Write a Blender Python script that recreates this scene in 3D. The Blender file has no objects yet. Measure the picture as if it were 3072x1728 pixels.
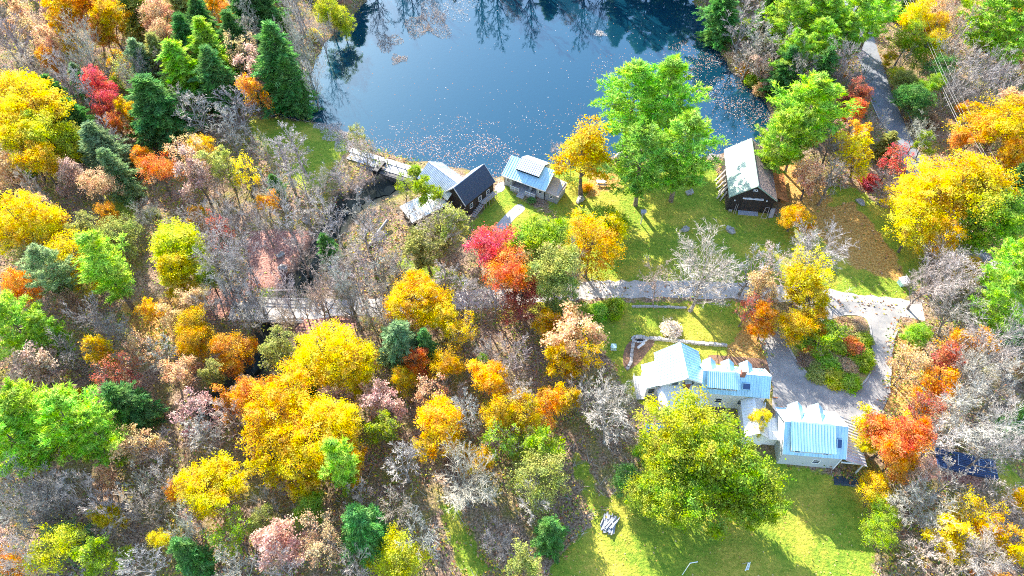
import bpy, math, random
import numpy as np
from mathutils import Vector

# ------------------------------------------------------------------ camera, light, exposure
scene = bpy.context.scene
COL = scene.collection
FPX, CAMH, PITCH = 2048.0, 100.0, math.radians(51.7)   # focal length in photo pixels, drone height, tilt below the horizon
cd = bpy.data.cameras.new("camera"); cam = bpy.data.objects.new("camera", cd); COL.objects.link(cam)
cd.sensor_width = 36.0; cd.lens = 36.0 * FPX / 3072.0; cd.clip_start = 1.0; cd.clip_end = 6000.0
cam.location = (0, 0, CAMH); cam.rotation_euler = (math.pi / 2 - PITCH, 0, 0)
scene.camera = cam

SUN_AZ, SUN_EL = math.radians(-25.0), math.radians(28.0)   # azimuth clockwise from +Y
sdir = Vector((math.sin(SUN_AZ) * math.cos(SUN_EL), math.cos(SUN_AZ) * math.cos(SUN_EL), math.sin(SUN_EL)))
w = bpy.data.worlds.new("World"); scene.world = w; w.use_nodes = True
nt = w.node_tree
sky = nt.nodes.new("ShaderNodeTexSky"); sky.sky_type = 'NISHITA'; sky.sun_disc = False
sky.sun_elevation = SUN_EL; sky.sun_rotation = SUN_AZ; sky.altitude = 200; sky.dust_density = 0.6; sky.ozone_density = 1.5
nt.links.new(sky.outputs[0], nt.nodes["Background"].inputs[0]); nt.nodes["Background"].inputs[1].default_value = 0.15
sl = bpy.data.lights.new("sun", 'SUN'); sl.energy = 4.2; sl.angle = math.radians(0.5); sl.color = (1.0, 0.93, 0.82)
so = bpy.data.objects.new("sun", sl); COL.objects.link(so); so.rotation_euler = (-sdir).to_track_quat('-Z', 'Y').to_euler()
scene.view_settings.view_transform = 'Standard'; scene.view_settings.look = 'None'
scene.view_settings.exposure = 2.15; scene.view_settings.gamma = 1.0; scene.view_settings.use_curve_mapping = False
scene.render.engine = 'CYCLES'
scene.cycles.max_bounces = 6; scene.cycles.diffuse_bounces = 3; scene.cycles.glossy_bounces = 3; scene.cycles.transmission_bounces = 4
scene.cycles.use_denoising = False; scene.cycles.filter_width = 1.0

RNG = random.Random(7)
NR = np.random.default_rng(7)
PI = math.pi


def P(u, v, z=0.0):
    """where the sight line through photo pixel (u, v) meets the level z"""
    a = (u - 1536) / FPX; b = (864 - v) / FPX
    ry = math.cos(PITCH) + b * math.sin(PITCH); rz = -math.sin(PITCH) + b * math.cos(PITCH)
    t = (CAMH - z) / -rz
    return (a * t, ry * t)


def px_per_m(v, z=0.0):
    b = (864 - v) / FPX
    return FPX / ((CAMH - z) / (math.sin(PITCH) - b * math.cos(PITCH)))


def poly(*uv):
    return np.array([P(u, v) for u, v in uv])


def sdf(pts, pg):
    """signed distance (inside negative) of points (n,2) to polygon pg (m,2)"""
    d2 = np.full(len(pts), 1e18); inside = np.zeros(len(pts), bool)
    m = len(pg)
    for i in range(m):
        a, b = pg[i], pg[(i + 1) % m]
        e = b - a; q = pts - a
        t = np.clip((q @ e) / max(e @ e, 1e-9), 0, 1)
        r = q - t[:, None] * e
        d2 = np.minimum(d2, (r ** 2).sum(1))
        c = (a[1] > pts[:, 1]) != (b[1] > pts[:, 1])
        with np.errstate(divide='ignore', invalid='ignore'):
            xi = a[0] + (pts[:, 1] - a[1]) / (b[1] - a[1] if b[1] != a[1] else 1e-9) * e[0]
        inside ^= c & (pts[:, 0] < xi)
    return np.where(inside, -1, 1) * np.sqrt(d2)


def line_dist(pts, ln):
    d2 = np.full(len(pts), 1e18)
    for a, b in zip(ln[:-1], ln[1:]):
        e = b - a; q = pts - a
        t = np.clip((q @ e) / max(e @ e, 1e-9), 0, 1)
        d2 = np.minimum(d2, ((q - t[:, None] * e) ** 2).sum(1))
    return np.sqrt(d2)


# ------------------------------------------------------------------ mesh helpers
class MB:
    def __init__(s): s.v = []; s.f = []

    def add(s, vs, fs):
        o = len(s.v); s.v += [tuple(p) for p in vs]; s.f += [tuple(i + o for i in f) for f in fs]; return s

    def box(s, x0, x1, y0, y1, z0, z1):
        return s.add([(x, y, z) for z in (z0, z1) for y in (y0, y1) for x in (x0, x1)],
                     [(0, 2, 3, 1), (4, 5, 7, 6), (0, 1, 5, 4), (2, 6, 7, 3), (0, 4, 6, 2), (1, 3, 7, 5)])

    def slab(s, a, b, c, d, th=0.12):
        """a plate whose top is the quad a b c d (counter-clockwise from above), th thick downwards"""
        A, B, C, D = map(Vector, (a, b, c, d))
        n = (B - A).cross(D - A).normalized() * th
        return s.add([A, B, C, D, A - n, B - n, C - n, D - n],
                     [(0, 1, 2, 3), (7, 6, 5, 4), (0, 4, 5, 1), (1, 5, 6, 2), (2, 6, 7, 3), (3, 7, 4, 0)])

    def bar(s, a, b, wd, ht=None):
        """a rectangular bar from a to b"""
        ht = ht or wd
        A, B = Vector(a), Vector(b); d = (B - A).normalized()
        x = d.cross(Vector((0, 0, 1)));
        if x.length < 1e-3: x = Vector((1, 0, 0))
        x.normalize(); y = x.cross(d).normalized()
        vs = [p + x * sx * wd / 2 + y * sy * ht / 2 for p in (A, B) for sy in (-1, 1) for sx in (-1, 1)]
        return s.add(vs, [(0, 1, 3, 2), (4, 6, 7, 5), (0, 4, 5, 1), (2, 3, 7, 6), (0, 2, 6, 4), (1, 5, 7, 3)])

    def prism(s, prof, x0, x1):
        """profile of (y, z) points extruded along x"""
        n = len(prof)
        vs = [(x0, y, z) for y, z in prof] + [(x1, y, z) for y, z in prof]
        fs = [tuple(range(n))[::-1], tuple(range(n, 2 * n))] + [(i, (i + 1) % n, n + (i + 1) % n, n + i) for i in range(n)]
        return s.add(vs, fs)

    def tube(s, pts, rs, k=5, cap=True):
        pts = [Vector(p) for p in pts]; rings = []
        up = Vector((0.31, 0.2, 0.93))
        for i, p in enumerate(pts):
            d = (pts[min(i + 1, len(pts) - 1)] - pts[max(i - 1, 0)])
            if d.length < 1e-6: d = Vector((0, 0, 1))
            d.normalize()
            x = d.cross(up)
            if x.length < 0.05: x = d.cross(Vector((1, 0, 0)))
            x.normalize(); y = d.cross(x)
            if i == len(pts) - 1 and rs[i] == 0:
                s.v.append(tuple(p)); rings.append((len(s.v) - 1,)); continue
            o = len(s.v)
            for j in range(k):
                t = 2 * PI * j / k
                s.v.append(tuple(p + (x * math.cos(t) + y * math.sin(t)) * rs[i]))
            rings.append(tuple(range(o, o + k)))
        for a, b in zip(rings[:-1], rings[1:]):
            if len(b) == 1:
                for j in range(k): s.f.append((a[j], a[(j + 1) % k], b[0]))
            else:
                for j in range(k): s.f.append((a[j], a[(j + 1) % k], b[(j + 1) % k], b[j]))
        return s

    def mesh(s, name, mat):
        m = bpy.data.meshes.new(name); m.from_pydata(s.v, [], s.f); m.materials.append(mat); m.update(); return m


def np_mesh(name, verts, nper, mat, smooth=False):
    """mesh of disjoint polygons with nper corners each; verts (n*nper, 3)"""
    nv = len(verts); nf = nv // nper
    m = bpy.data.meshes.new(name)
    m.vertices.add(nv); m.vertices.foreach_set("co", verts.astype(np.float32).ravel())
    m.loops.add(nv); m.loops.foreach_set("vertex_index", np.arange(nv, dtype=np.int32))
    m.polygons.add(nf); m.polygons.foreach_set("loop_start", np.arange(0, nv, nper, dtype=np.int32))
    m.update(calc_edges=True); m.materials.append(mat)
    return m


def link(name, data, parent=None, loc=None):
    o = bpy.data.objects.new(name, data); COL.objects.link(o)
    if parent is not None: o.parent = parent
    if loc is not None: o.location = loc
    return o


def obj(name, mb, mat, parent=None, stuff=False):
    o = link(name, mb.mesh(name, mat), parent)
    if stuff: o["kind"] = "stuff"
    return o


def tag(o, label, cat, group=None):
    o["label"] = label; o["category"] = cat
    if group: o["group"] = group
    return o


def thing(name, label, cat, loc=(0, 0, 0), rot=0.0, group=None):
    o = link(name, None, None, loc); o.rotation_euler = (0, 0, rot); o.empty_display_size = 0.5
    return tag(o, label, cat, group)


# ------------------------------------------------------------------ materials
def new_mat(name):
    m = bpy.data.materials.new(name); m.use_nodes = True
    n = m.node_tree; return m, n, n.nodes["Principled BSDF"], n.nodes["Material Output"]


def simple(name, col, rough=0.7, metal=0.0, var=0.15, scale=3.0, bump=0.0, spec=0.3, stretch=(1, 1, 1)):
    m, n, b, _ = new_mat(name); N = n.nodes; L = n.links
    tc = N.new("ShaderNodeTexCoord"); mp = N.new("ShaderNodeMapping"); mp.inputs["Scale"].default_value = stretch
    L.new(tc.outputs["Object"], mp.inputs[0])
    nz = N.new("ShaderNodeTexNoise"); nz.inputs["Scale"].default_value = scale; nz.inputs["Detail"].default_value = 5
    L.new(mp.outputs[0], nz.inputs["Vector"])
    mr = N.new("ShaderNodeMapRange"); mr.inputs[1].default_value = 0.3; mr.inputs[2].default_value = 0.7
    mr.inputs[3].default_value = 1 - var; mr.inputs[4].default_value = 1 + var
    L.new(nz.outputs[0], mr.inputs[0])
    mx = N.new("ShaderNodeMix"); mx.data_type = 'RGBA'; mx.blend_type = 'MULTIPLY'; mx.inputs[0].default_value = 1
    mx.inputs[6].default_value = (*col, 1); L.new(mr.outputs[0], mx.inputs[7])
    L.new(mx.outputs[2], b.inputs["Base Color"])
    b.inputs["Roughness"].default_value = rough; b.inputs["Metallic"].default_value = metal
    b.inputs["Specular IOR Level"].default_value = spec
    if bump:
        bp = N.new("ShaderNodeBump"); bp.inputs["Strength"].default_value = bump; bp.inputs["Distance"].default_value = 0.05
        L.new(nz.outputs[0], bp.inputs["Height"]); L.new(bp.outputs[0], b.inputs["Normal"])
    return m


def leaf_material(name, trans=0.5, hue=0.03, vlo=0.6, vhi=1.35, nscale=0.5, own=0.02):
    """foliage: the object's own colour, varied per leaf and in broad patches, half of the light passing through the leaf"""
    m, n, b, out = new_mat(name); N = n.nodes; L = n.links
    N.remove(b)
    oi = N.new("ShaderNodeObjectInfo"); geo = N.new("ShaderNodeNewGeometry"); tc = N.new("ShaderNodeTexCoord")
    nz = N.new("ShaderNodeTexNoise"); nz.inputs["Scale"].default_value = nscale; nz.inputs["Detail"].default_value = 2
    L.new(tc.outputs["Object"], nz.inputs["Vector"])
    h1 = N.new("ShaderNodeMapRange"); h1.inputs[1].default_value = 0.3; h1.inputs[2].default_value = 0.7
    h1.inputs[3].default_value = 0.5 - hue; h1.inputs[4].default_value = 0.5 + hue
    L.new(nz.outputs[0], h1.inputs[0])
    h2 = N.new("ShaderNodeMapRange"); h2.inputs[3].default_value = vlo; h2.inputs[4].default_value = vhi
    L.new(geo.outputs["Random Per Island"], h2.inputs[0])
    hs = N.new("ShaderNodeHueSaturation"); L.new(oi.outputs["Color"], hs.inputs["Color"])
    wn = N.new("ShaderNodeTexWhiteNoise"); wn.noise_dimensions = '1D'; L.new(geo.outputs["Random Per Island"], wn.inputs["W"])
    h3 = N.new("ShaderNodeMapRange"); h3.inputs[3].default_value = -own; h3.inputs[4].default_value = own; L.new(wn.outputs["Value"], h3.inputs[0])
    ha = N.new("ShaderNodeMath"); ha.operation = 'ADD'; L.new(h1.outputs[0], ha.inputs[0]); L.new(h3.outputs[0], ha.inputs[1])
    L.new(ha.outputs[0], hs.inputs["Hue"])
    n2 = N.new("ShaderNodeTexNoise"); n2.inputs["Scale"].default_value = nscale * 1.7; n2.inputs["Detail"].default_value = 3; L.new(tc.outputs["Object"], n2.inputs["Vector"])
    h4 = N.new("ShaderNodeMapRange"); h4.inputs[1].default_value = .35; h4.inputs[2].default_value = .65; h4.inputs[3].default_value = .9; h4.inputs[4].default_value = 1.12
    L.new(n2.outputs[0], h4.inputs[0]); L.new(h4.outputs[0], hs.inputs["Saturation"]); L.new(h2.outputs[0], hs.inputs["Value"])
    df = N.new("ShaderNodeBsdfDiffuse"); tr = N.new("ShaderNodeBsdfTranslucent"); mx = N.new("ShaderNodeMixShader")
    L.new(hs.outputs[0], df.inputs[0]); L.new(hs.outputs[0], tr.inputs[0]); mx.inputs[0].default_value = trans
    L.new(df.outputs[0], mx.inputs[1]); L.new(tr.outputs[0], mx.inputs[2]); L.new(mx.outputs[0], out.inputs[0])
    return m


def ramp_stuff(name, cols, trans=0.3):
    """small loose pieces: each piece takes one colour of the list"""
    m, n, b, out = new_mat(name); N = n.nodes; L = n.links
    N.remove(b)
    geo = N.new("ShaderNodeNewGeometry"); cr = N.new("ShaderNodeValToRGB"); cr.color_ramp.interpolation = 'CONSTANT'
    while len(cr.color_ramp.elements) < len(cols): cr.color_ramp.elements.new(0.5)
    for i, c in enumerate(cols):
        e = cr.color_ramp.elements[i]; e.position = i / len(cols); e.color = (*c, 1)
    L.new(geo.outputs["Random Per Island"], cr.inputs[0])
    df = N.new("ShaderNodeBsdfDiffuse"); tr = N.new("ShaderNodeBsdfTranslucent"); mx = N.new("ShaderNodeMixShader")
    L.new(cr.outputs[0], df.inputs[0]); L.new(cr.outputs[0], tr.inputs[0]); mx.inputs[0].default_value = trans
    L.new(df.outputs[0], mx.inputs[1]); L.new(tr.outputs[0], mx.inputs[2]); L.new(mx.outputs[0], out.inputs[0])
    return m


def bark_material(name, c0, c1):
    """bark in the object's own shade: mottled between two tones"""
    m, n, b, _ = new_mat(name); N = n.nodes; L = n.links
    tc = N.new("ShaderNodeTexCoord"); nz = N.new("ShaderNodeTexNoise"); nz.inputs["Scale"].default_value = 2.2; nz.inputs["Detail"].default_value = 4
    L.new(tc.outputs["Object"], nz.inputs["Vector"])
    cr = N.new("ShaderNodeValToRGB"); cr.color_ramp.elements[0].position = 0.35; cr.color_ramp.elements[1].position = 0.65
    cr.color_ramp.elements[0].color = (*c0, 1); cr.color_ramp.elements[1].color = (*c1, 1)
    L.new(nz.outputs[0], cr.inputs[0])
    oi = N.new("ShaderNodeObjectInfo"); mx = N.new("ShaderNodeMix"); mx.data_type = 'RGBA'; mx.blend_type = 'MULTIPLY'; mx.inputs[0].default_value = 1
    L.new(cr.outputs[0], mx.inputs[6]); L.new(oi.outputs["Color"], mx.inputs[7]); L.new(mx.outputs[2], b.inputs["Base Color"])
    b.inputs["Roughness"].default_value = 0.9; b.inputs["Specular IOR Level"].default_value = 0.2
    return m


M = {
    'leaf': leaf_material("leaf", 0.5, 0.034, 0.5, 1.35, .33, .022),
    'needle': leaf_material("needle", 0.45, 0.035, 0.45, 1.6, 0.35, .02),
    'bark': bark_material("bark", (0.10, 0.075, 0.055), (0.20, 0.165, 0.13)),
    'twig': bark_material("twig", (0.20, 0.18, 0.16), (0.66, 0.62, 0.575)),
    'white': simple("white_paint", (0.80, 0.81, 0.82), 0.55, var=0.05, scale=2),
    'metal_blue': simple("standing_seam_metal", (0.42, 0.66, 0.76), 0.42, 0.25, var=0.16, scale=0.9, spec=0.5, stretch=(1.6, .5, .5)),
    'metal_green': simple("weathered_green_metal", (0.31, 0.40, 0.32), 0.55, 0.1, var=0.2, scale=0.7, spec=0.4),
    'metal_grey': simple("corrugated_metal", (0.58, 0.60, 0.62), 0.42, 0.35, var=0.14, scale=0.9, spec=0.5, stretch=(1, 0.3, 1)),
    'dark_shingle': simple("dark_shingle", (0.055, 0.07, 0.10), 0.8, var=0.35, scale=9, bump=0.5),
    'wood_shingle': simple("wood_shingle", (0.23, 0.17, 0.14), 0.9, var=0.45, scale=7, bump=0.8, stretch=(1, 3, 1)),
    'board_grey': simple("grey_board", (0.30, 0.33, 0.36), 0.8, var=0.2, scale=4, stretch=(3, 3, 0.3)),
    'siding': simple("grey_siding", (0.42, 0.45, 0.46), 0.75, var=0.08, scale=2, stretch=(0.4, 0.4, 6)),
    'barn_board': simple("dark_barn_board", (0.045, 0.035, 0.03), 0.9, var=0.5, scale=3, stretch=(5, 5, 0.3)),
    'old_board': simple("old_board", (0.42, 0.36, 0.32), 0.85, var=0.25, scale=4, stretch=(4, 4, 0.4)),
    'deck': simple("weathered_deck", (0.42, 0.40, 0.39), 0.85, var=0.2, scale=5),
    'dark': simple("dark_opening", (0.012, 0.013, 0.016), 0.6, var=0.2),
    'glass': simple("window_glass", (0.02, 0.03, 0.045), 0.06, var=0.05, spec=0.9),
    'skyglass': simple("skylight_glass", (0.01, 0.05, 0.16), 0.08, var=0.05, spec=0.8),
    'brick': simple("chimney_brick", (0.30, 0.12, 0.08), 0.85, var=0.4, scale=12),
    'stone': simple("stone", (0.34, 0.32, 0.30), 0.9, var=0.3, scale=2.5, bump=0.6),
    'stone_dark': simple("wet_stone", (0.11, 0.10, 0.095), 0.8, var=0.5, scale=3, bump=0.8),
    'concrete': simple("concrete", (0.55, 0.54, 0.52), 0.85, var=0.15, scale=2),
    'lumber': simple("grey_lumber", (0.30, 0.31, 0.34), 0.85, var=0.25, scale=5),
    'tarp': simple("blue_tarp", (0.02, 0.11, 0.42), 0.45, var=0.25, scale=4, bump=0.6),
    'navy': simple("navy_metal", (0.015, 0.045, 0.13), 0.5, var=0.3, scale=2, spec=0.5),
    'rust': simple("rusty_roof", (0.42, 0.17, 0.06), 0.85, var=0.45, scale=1.6, bump=0.4),
    'wire': simple("cable", (0.26, 0.25, 0.24), 0.6),
    'teal': simple("pale_teal_paint", (0.42, 0.62, 0.62), 0.5, var=0.06),
    'steel': simple("galvanised_steel", (0.55, 0.56, 0.57), 0.45, 0.6, var=0.1),
    'kerb': simple("granite_kerb", (0.40, 0.38, 0.35), 0.9, var=0.35, scale=6),
    'patio': simple("slate_patio", (0.05, 0.075, 0.11), 0.7, var=0.25, scale=1.5),
}

# ------------------------------------------------------------------ the lie of the land
POND = np.vstack([poly((1090, 0), (1040, 60), (975, 115), (935, 190), (905, 262), (880, 312), (815, 335), (770, 347), (835, 350), (907, 360), (963, 372),
                       (1010, 392), (1065, 405), (1105, 432), (1112, 452), (1150, 462), (1240, 487), (1290, 486), (1345, 500), (1420, 512), (1478, 540), (1520, 528),
                       (1540, 480), (1610, 480), (1665, 498), (1720, 500), (1800, 478), (1860, 470), (1930, 480), (2050, 482), (2140, 474), (2200, 452), (2290, 440),
                       (2322, 395), (2318, 330), (2290, 275), (2235, 235), (2195, 205), (2172, 160), (2165, 100), (2120, 45), (2085, 0)),
                  np.array([[62, 187], [40, 188], [10, 190], [-20, 189], [-42, 187]])])
STREAM = poly((1205, 540), (1120, 575), (1045, 605), (990, 690), (935, 790), (870, 890), (838, 960), (800, 1040), (735, 1120), (640, 1220))
LANE = poly((2770, 935), (2620, 912), (2450, 893), (2250, 876), (2000, 868), (1830, 868), (1680, 876), (1480, 893), (1200, 915), (1000, 925), (800, 928), (690, 934))
ROAD = poly((2540, -40), (2585, 100), (2625, 230), (2660, 330), (2700, 420), (2755, 510), (2820, 610), (2890, 720), (2990, 850), (3120, 1010))
LAWNS = [poly((735, 345), (830, 352), (907, 362), (963, 376), (1020, 400), (1050, 440), (1000, 505), (965, 565), (905, 580), (840, 500), (770, 420)),
         poly((1385, 705), (1440, 640), (1490, 560), (1530, 545), (1560, 600), (1640, 640), (1660, 690), (1560, 720), (1480, 700)),
         poly((1640, 500), (1800, 480), (1900, 490), (2140, 480), (2180, 600), (2330, 650), (2440, 560), (2560, 560), (2680, 640), (2780, 760), (2780, 850), (2700, 900), (2500, 878), (2250, 850), (1780, 846), (1700, 800), (1680, 680), (1640, 600)),
         poly((1560, 905), (1830, 905), (2270, 905), (2300, 960), (2290, 1090), (2130, 1110), (1990, 1130), (1940, 1240), (1880, 1180), (1820, 1060), (1640, 990)),
         poly((1640, 1728), (1700, 1640), (1790, 1560), (1830, 1480), (1930, 1460), (2150, 1330), (2330, 1380), (2590, 1440), (2620, 1560), (2660, 1900), (1600, 1900)),
         poly((1700, 1340), (1770, 1400), (1830, 1560), (1800, 1600), (1730, 1440)),
         poly((1310, 1520), (1370, 1510), (1480, 1740), (1390, 1740)),
         poly((2930, 1380), (2990, 1360), (3090, 1440), (3090, 1500)),
         poly((310, 560), (390, 560), (420, 690), (370, 700), (320, 640)),
         poly((780, 855), (860, 850), (960, 930), (880, 960), (780, 930)),
         poly((1180, 760), (1290, 790), (1400, 830), (1400, 890), (1230, 880))]
LITTER_RED = [poly((740, 690), (960, 690), (940, 860), (740, 870)), poly((860, 950), (1070, 950), (1080, 1010), (850, 1010)), poly((620, 860), (740, 860), (740, 940), (610, 960)),
              poly((2740, 1360), (2960, 1390), (2960, 1450), (2760, 1430))]
LITTER_GOLD = [poly((2240, 940), (2330, 960), (2310, 1090), (2160, 1090)), poly((2660, 980), (2760, 960), (2760, 1260), (2660, 1240)), poly((360, 900), (560, 890), (600, 1010), (400, 1040)),
               poly((2330, 500), (2420, 480), (2500, 600), (2480, 640), (2340, 640)), poly((2420, 640), (2560, 600), (2690, 760), (2720, 860), (2560, 800), (2480, 740)), poly((1760, 520), (1850, 500), (1870, 560), (1760, 600))]
DRIVE = poly((2690, 925), (2700, 950), (2684, 990), (2674, 1040), (2672, 1150), (2655, 1215), (2600, 1290), (2480, 1260), (2330, 1240), (2318, 1160), (2300, 1080), (2278, 1020), (2285, 985), (2335, 985), (2400, 915), (2560, 905))
ISLAND = poly((2470, 962), (2540, 945), (2595, 955), (2612, 1000), (2614, 1095), (2598, 1140), (2560, 1166), (2505, 1165), (2440, 1138), (2395, 1090), (2362, 1035), (2352, 985), (2395, 968))


def rough(pts, k=0.35):
    x, y = pts[:, 0], pts[:, 1]
    return k * (np.sin(x * 0.9 + 1.3 * np.sin(y * 0.43)) + np.sin(y * 0.77 + 1.1 * np.sin(x * 0.51)) + 0.7 * np.sin(x * 1.9 - y * 1.6))


def terrain(pts):
    pts = np.asarray(pts, float)
    dp = sdf(pts, POND) + 0.5 * rough(pts)
    z = np.where(dp < 0, np.maximum(dp * 0.35, -2.2) - 0.15, np.minimum(dp * 0.1 - 0.15, 0.0))
    z = np.minimum(z, 0)
    ds = line_dist(pts, STREAM)
    z = z - 1.4 * np.clip(1 - (ds / 4.2) ** 2, 0, 1) * (dp > 1.5)
    sm = lambda t: np.clip(t, 0, 1) ** 2 * (3 - 2 * np.clip(t, 0, 1))
    z = z - 1.7 * sm((44.8 - pts[:, 1]) / 5.0) * sm((pts[:, 0] - 18) / 10)
    keep = np.clip((line_dist(pts, LANE) - 3.0) / 2.5, 0, 1)
    return z * np.where(dp < 0, 1, np.where(line_dist(pts, STREAM) < 3.4, 1, keep))


def ground_z(x, y):
    return float(terrain(np.array([[x, y]]))[0])


def mix_rgb(N, L, fac, a, b):
    mx = N.new("ShaderNodeMix"); mx.data_type = 'RGBA'
    if isinstance(fac, float): mx.inputs[0].default_value = fac
    else: L.new(fac, mx.inputs[0])
    for s, i in ((a, 6), (b, 7)):
        if isinstance(s, tuple): mx.inputs[i].default_value = (*s, 1)
        else: L.new(s, mx.inputs[i])
    return mx.outputs[2]


def noise(N, L, vec, scale, detail=4, lo=0.4, hi=0.6):
    nz = N.new("ShaderNodeTexNoise"); nz.inputs["Scale"].default_value = scale; nz.inputs["Detail"].default_value = detail
    nz.inputs["Roughness"].default_value = 0.65
    L.new(vec, nz.inputs["Vector"])
    mr = N.new("ShaderNodeMapRange"); mr.inputs[1].default_value = lo; mr.inputs[2].default_value = hi
    L.new(nz.outputs[0], mr.inputs[0]); return mr.outputs[0]


def ground_material():
    m, n, b, _ = new_mat("ground"); N = n.nodes; L = n.links
    tc = N.new("ShaderNodeTexCoord"); v = tc.outputs["Object"]
    fl = mix_rgb(N, L, noise(N, L, v, 2.6, 6), (0.12, 0.075, 0.05), (0.42, 0.29, 0.20))
    fl = mix_rgb(N, L, noise(N, L, v, 0.17, 4, 0.45, 0.65), fl, mix_rgb(N, L, noise(N, L, v, 3.3, 5), (0.10, 0.12, 0.03), (0.34, 0.28, 0.06)))
    fl = mix_rgb(N, L, noise(N, L, v, 5.0, 2, 0.62, 0.7), fl, (0.46, 0.36, 0.30))
    lw = mix_rgb(N, L, noise(N, L, v, 1.4, 6, 0.35, 0.65), (0.13, 0.23, 0.022), (0.30, 0.35, 0.04))
    lw = mix_rgb(N, L, noise(N, L, v, 0.11, 5, 0.47, 0.62), lw, mix_rgb(N, L, noise(N, L, v, 2.2, 5), (0.32, 0.32, 0.04), (0.55, 0.42, 0.07)))
    rd = mix_rgb(N, L, noise(N, L, v, 3.0, 6), (0.20, 0.085, 0.07), (0.52, 0.30, 0.23))
    gd = mix_rgb(N, L, noise(N, L, v, 2.5, 6), (0.34, 0.17, 0.04), (0.58, 0.36, 0.12))
    def att(nm):
        a = N.new("ShaderNodeAttribute"); a.attribute_name = nm
        ad = N.new("ShaderNodeMath"); ad.operation = 'ADD'; L.new(a.outputs["Fac"], ad.inputs[0])
        nz = N.new("ShaderNodeTexNoise"); nz.inputs["Scale"].default_value = 0.6; nz.inputs["Detail"].default_value = 6; L.new(v, nz.inputs["Vector"])
        L.new(nz.outputs[0], ad.inputs[1])
        mr = N.new("ShaderNodeMapRange"); mr.inputs[1].default_value = 0.92; mr.inputs[2].default_value = 1.08; L.new(ad.outputs[0], mr.inputs[0])
        return mr.outputs[0]
    c = mix_rgb(N, L, att("lawn"), fl, lw); c = mix_rgb(N, L, att("red"), c, rd); c = mix_rgb(N, L, att("gold"), c, gd)
    mud = N.new("ShaderNodeAttribute"); mud.attribute_name = "bed"
    c = mix_rgb(N, L, mud.outputs["Fac"], c, (0.03, 0.035, 0.03))
    L.new(c, b.inputs["Base Color"]); b.inputs["Roughness"].default_value = 0.95; b.inputs["Specular IOR Level"].default_value = 0.1
    bp = N.new("ShaderNodeBump"); bp.inputs["Strength"].default_value = 0.8; bp.inputs["Distance"].default_value = 0.25
    L.new(noise(N, L, v, 2.8, 8, 0.2, 0.8), bp.inputs["Height"]); L.new(bp.outputs[0], b.inputs["Normal"])
    return m


def build_ground():
    xs = np.concatenate([[-2500, -900, -400, -230], np.arange(-170, 170.1, 1.5), [230, 400, 900, 2500]])
    ys = np.concatenate([[-1500, -400, -100], np.arange(-6, 232, 1.5), [300, 500, 1000, 3000]])
    X, Y = np.meshgrid(xs, ys); pts = np.stack([X.ravel(), Y.ravel()], 1)
    z = terrain(pts)
    nx, ny = len(xs), len(ys)
    i = np.arange(nx * ny).reshape(ny, nx)
    f = np.stack([i[:-1, :-1].ravel(), i[:-1, 1:].ravel(), i[1:, 1:].ravel(), i[1:, :-1].ravel()], 1)
    m = bpy.data.meshes.new("ground"); m.from_pydata(np.column_stack([pts, z]).tolist(), [], f.tolist())
    def mask(pgs, soft=1.5):
        d = np.min([sdf(pts, g) for g in pgs], 0); return np.clip(0.5 - d / (2 * soft), 0, 1)
    for nm, val in (("lawn", mask(LAWNS)), ("red", mask(LITTER_RED) * 0.95), ("gold", mask(LITTER_GOLD) * 0.9), ("bed", np.clip(-z * 1.5 - 0.1, 0, 1) * (pts[:, 1] > 46))):
        a = m.attributes.new(nm, 'FLOAT', 'POINT'); a.data.foreach_set("value", val.astype(np.float32))
    m.materials.append(ground_material()); m.shade_smooth()
    o = link("ground", m); o["kind"] = "structure"; o["label"] = "leafy woodland floor and mown lawns around the pond"


build_ground()


def flat(name, pg, z, mat, label, cat=None):
    m = bpy.data.meshes.new(name)
    import mathutils.geometry as mg
    tri = mg.tessellate_polygon([[Vector((x, y, 0)) for x, y in pg]])
    fs = []
    for t in tri:
        a, b, c = (pg[i] for i in t)
        fs.append(tuple(t) if (b[0] - a[0]) * (c[1] - a[1]) - (b[1] - a[1]) * (c[0] - a[0]) > 0 else tuple(t)[::-1])
    m.from_pydata([(x, y, z) for x, y in pg], [], fs); m.materials.append(mat); m.update()
    o = link(name, m); o["kind"] = "structure"; o["label"] = label
    return o


def smooth_line(ln, n=8):
    out = []
    for i in range(len(ln) - 1):
        p0, p1, p2, p3 = ln[max(i - 1, 0)], ln[i], ln[i + 1], ln[min(i + 2, len(ln) - 1)]
        for k in range(n):
            t = k / n
            out.append(0.5 * (2 * p1 + (p2 - p0) * t + (2 * p0 - 5 * p1 + 4 * p2 - p3) * t * t + (3 * p1 - p0 - 3 * p2 + p3) * t ** 3))
    out.append(ln[-1]); return np.array(out)


def smooth_loop(pg, n=6):
    m = len(pg); out = []
    for i in range(m):
        p0, p1, p2, p3 = pg[i - 1], pg[i], pg[(i + 1) % m], pg[(i + 2) % m]
        for k in range(n):
            t = k / n
            out.append(0.5 * (2 * p1 + (p2 - p0) * t + (2 * p0 - 5 * p1 + 4 * p2 - p3) * t * t + (3 * p1 - p0 - 3 * p2 + p3) * t ** 3))
    return np.array(out)


def strip(ln, wd, jit=0.0):
    d = np.gradient(ln, axis=0); d /= np.linalg.norm(d, axis=1)[:, None]
    nrm = np.stack([-d[:, 1], d[:, 0]], 1)
    j1 = NR.normal(0, jit, (len(ln), 1)); j2 = NR.normal(0, jit, (len(ln), 1))
    return np.vstack([ln + nrm * (wd / 2 + j1), (ln - nrm * (wd / 2 + j2))[::-1]])


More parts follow.
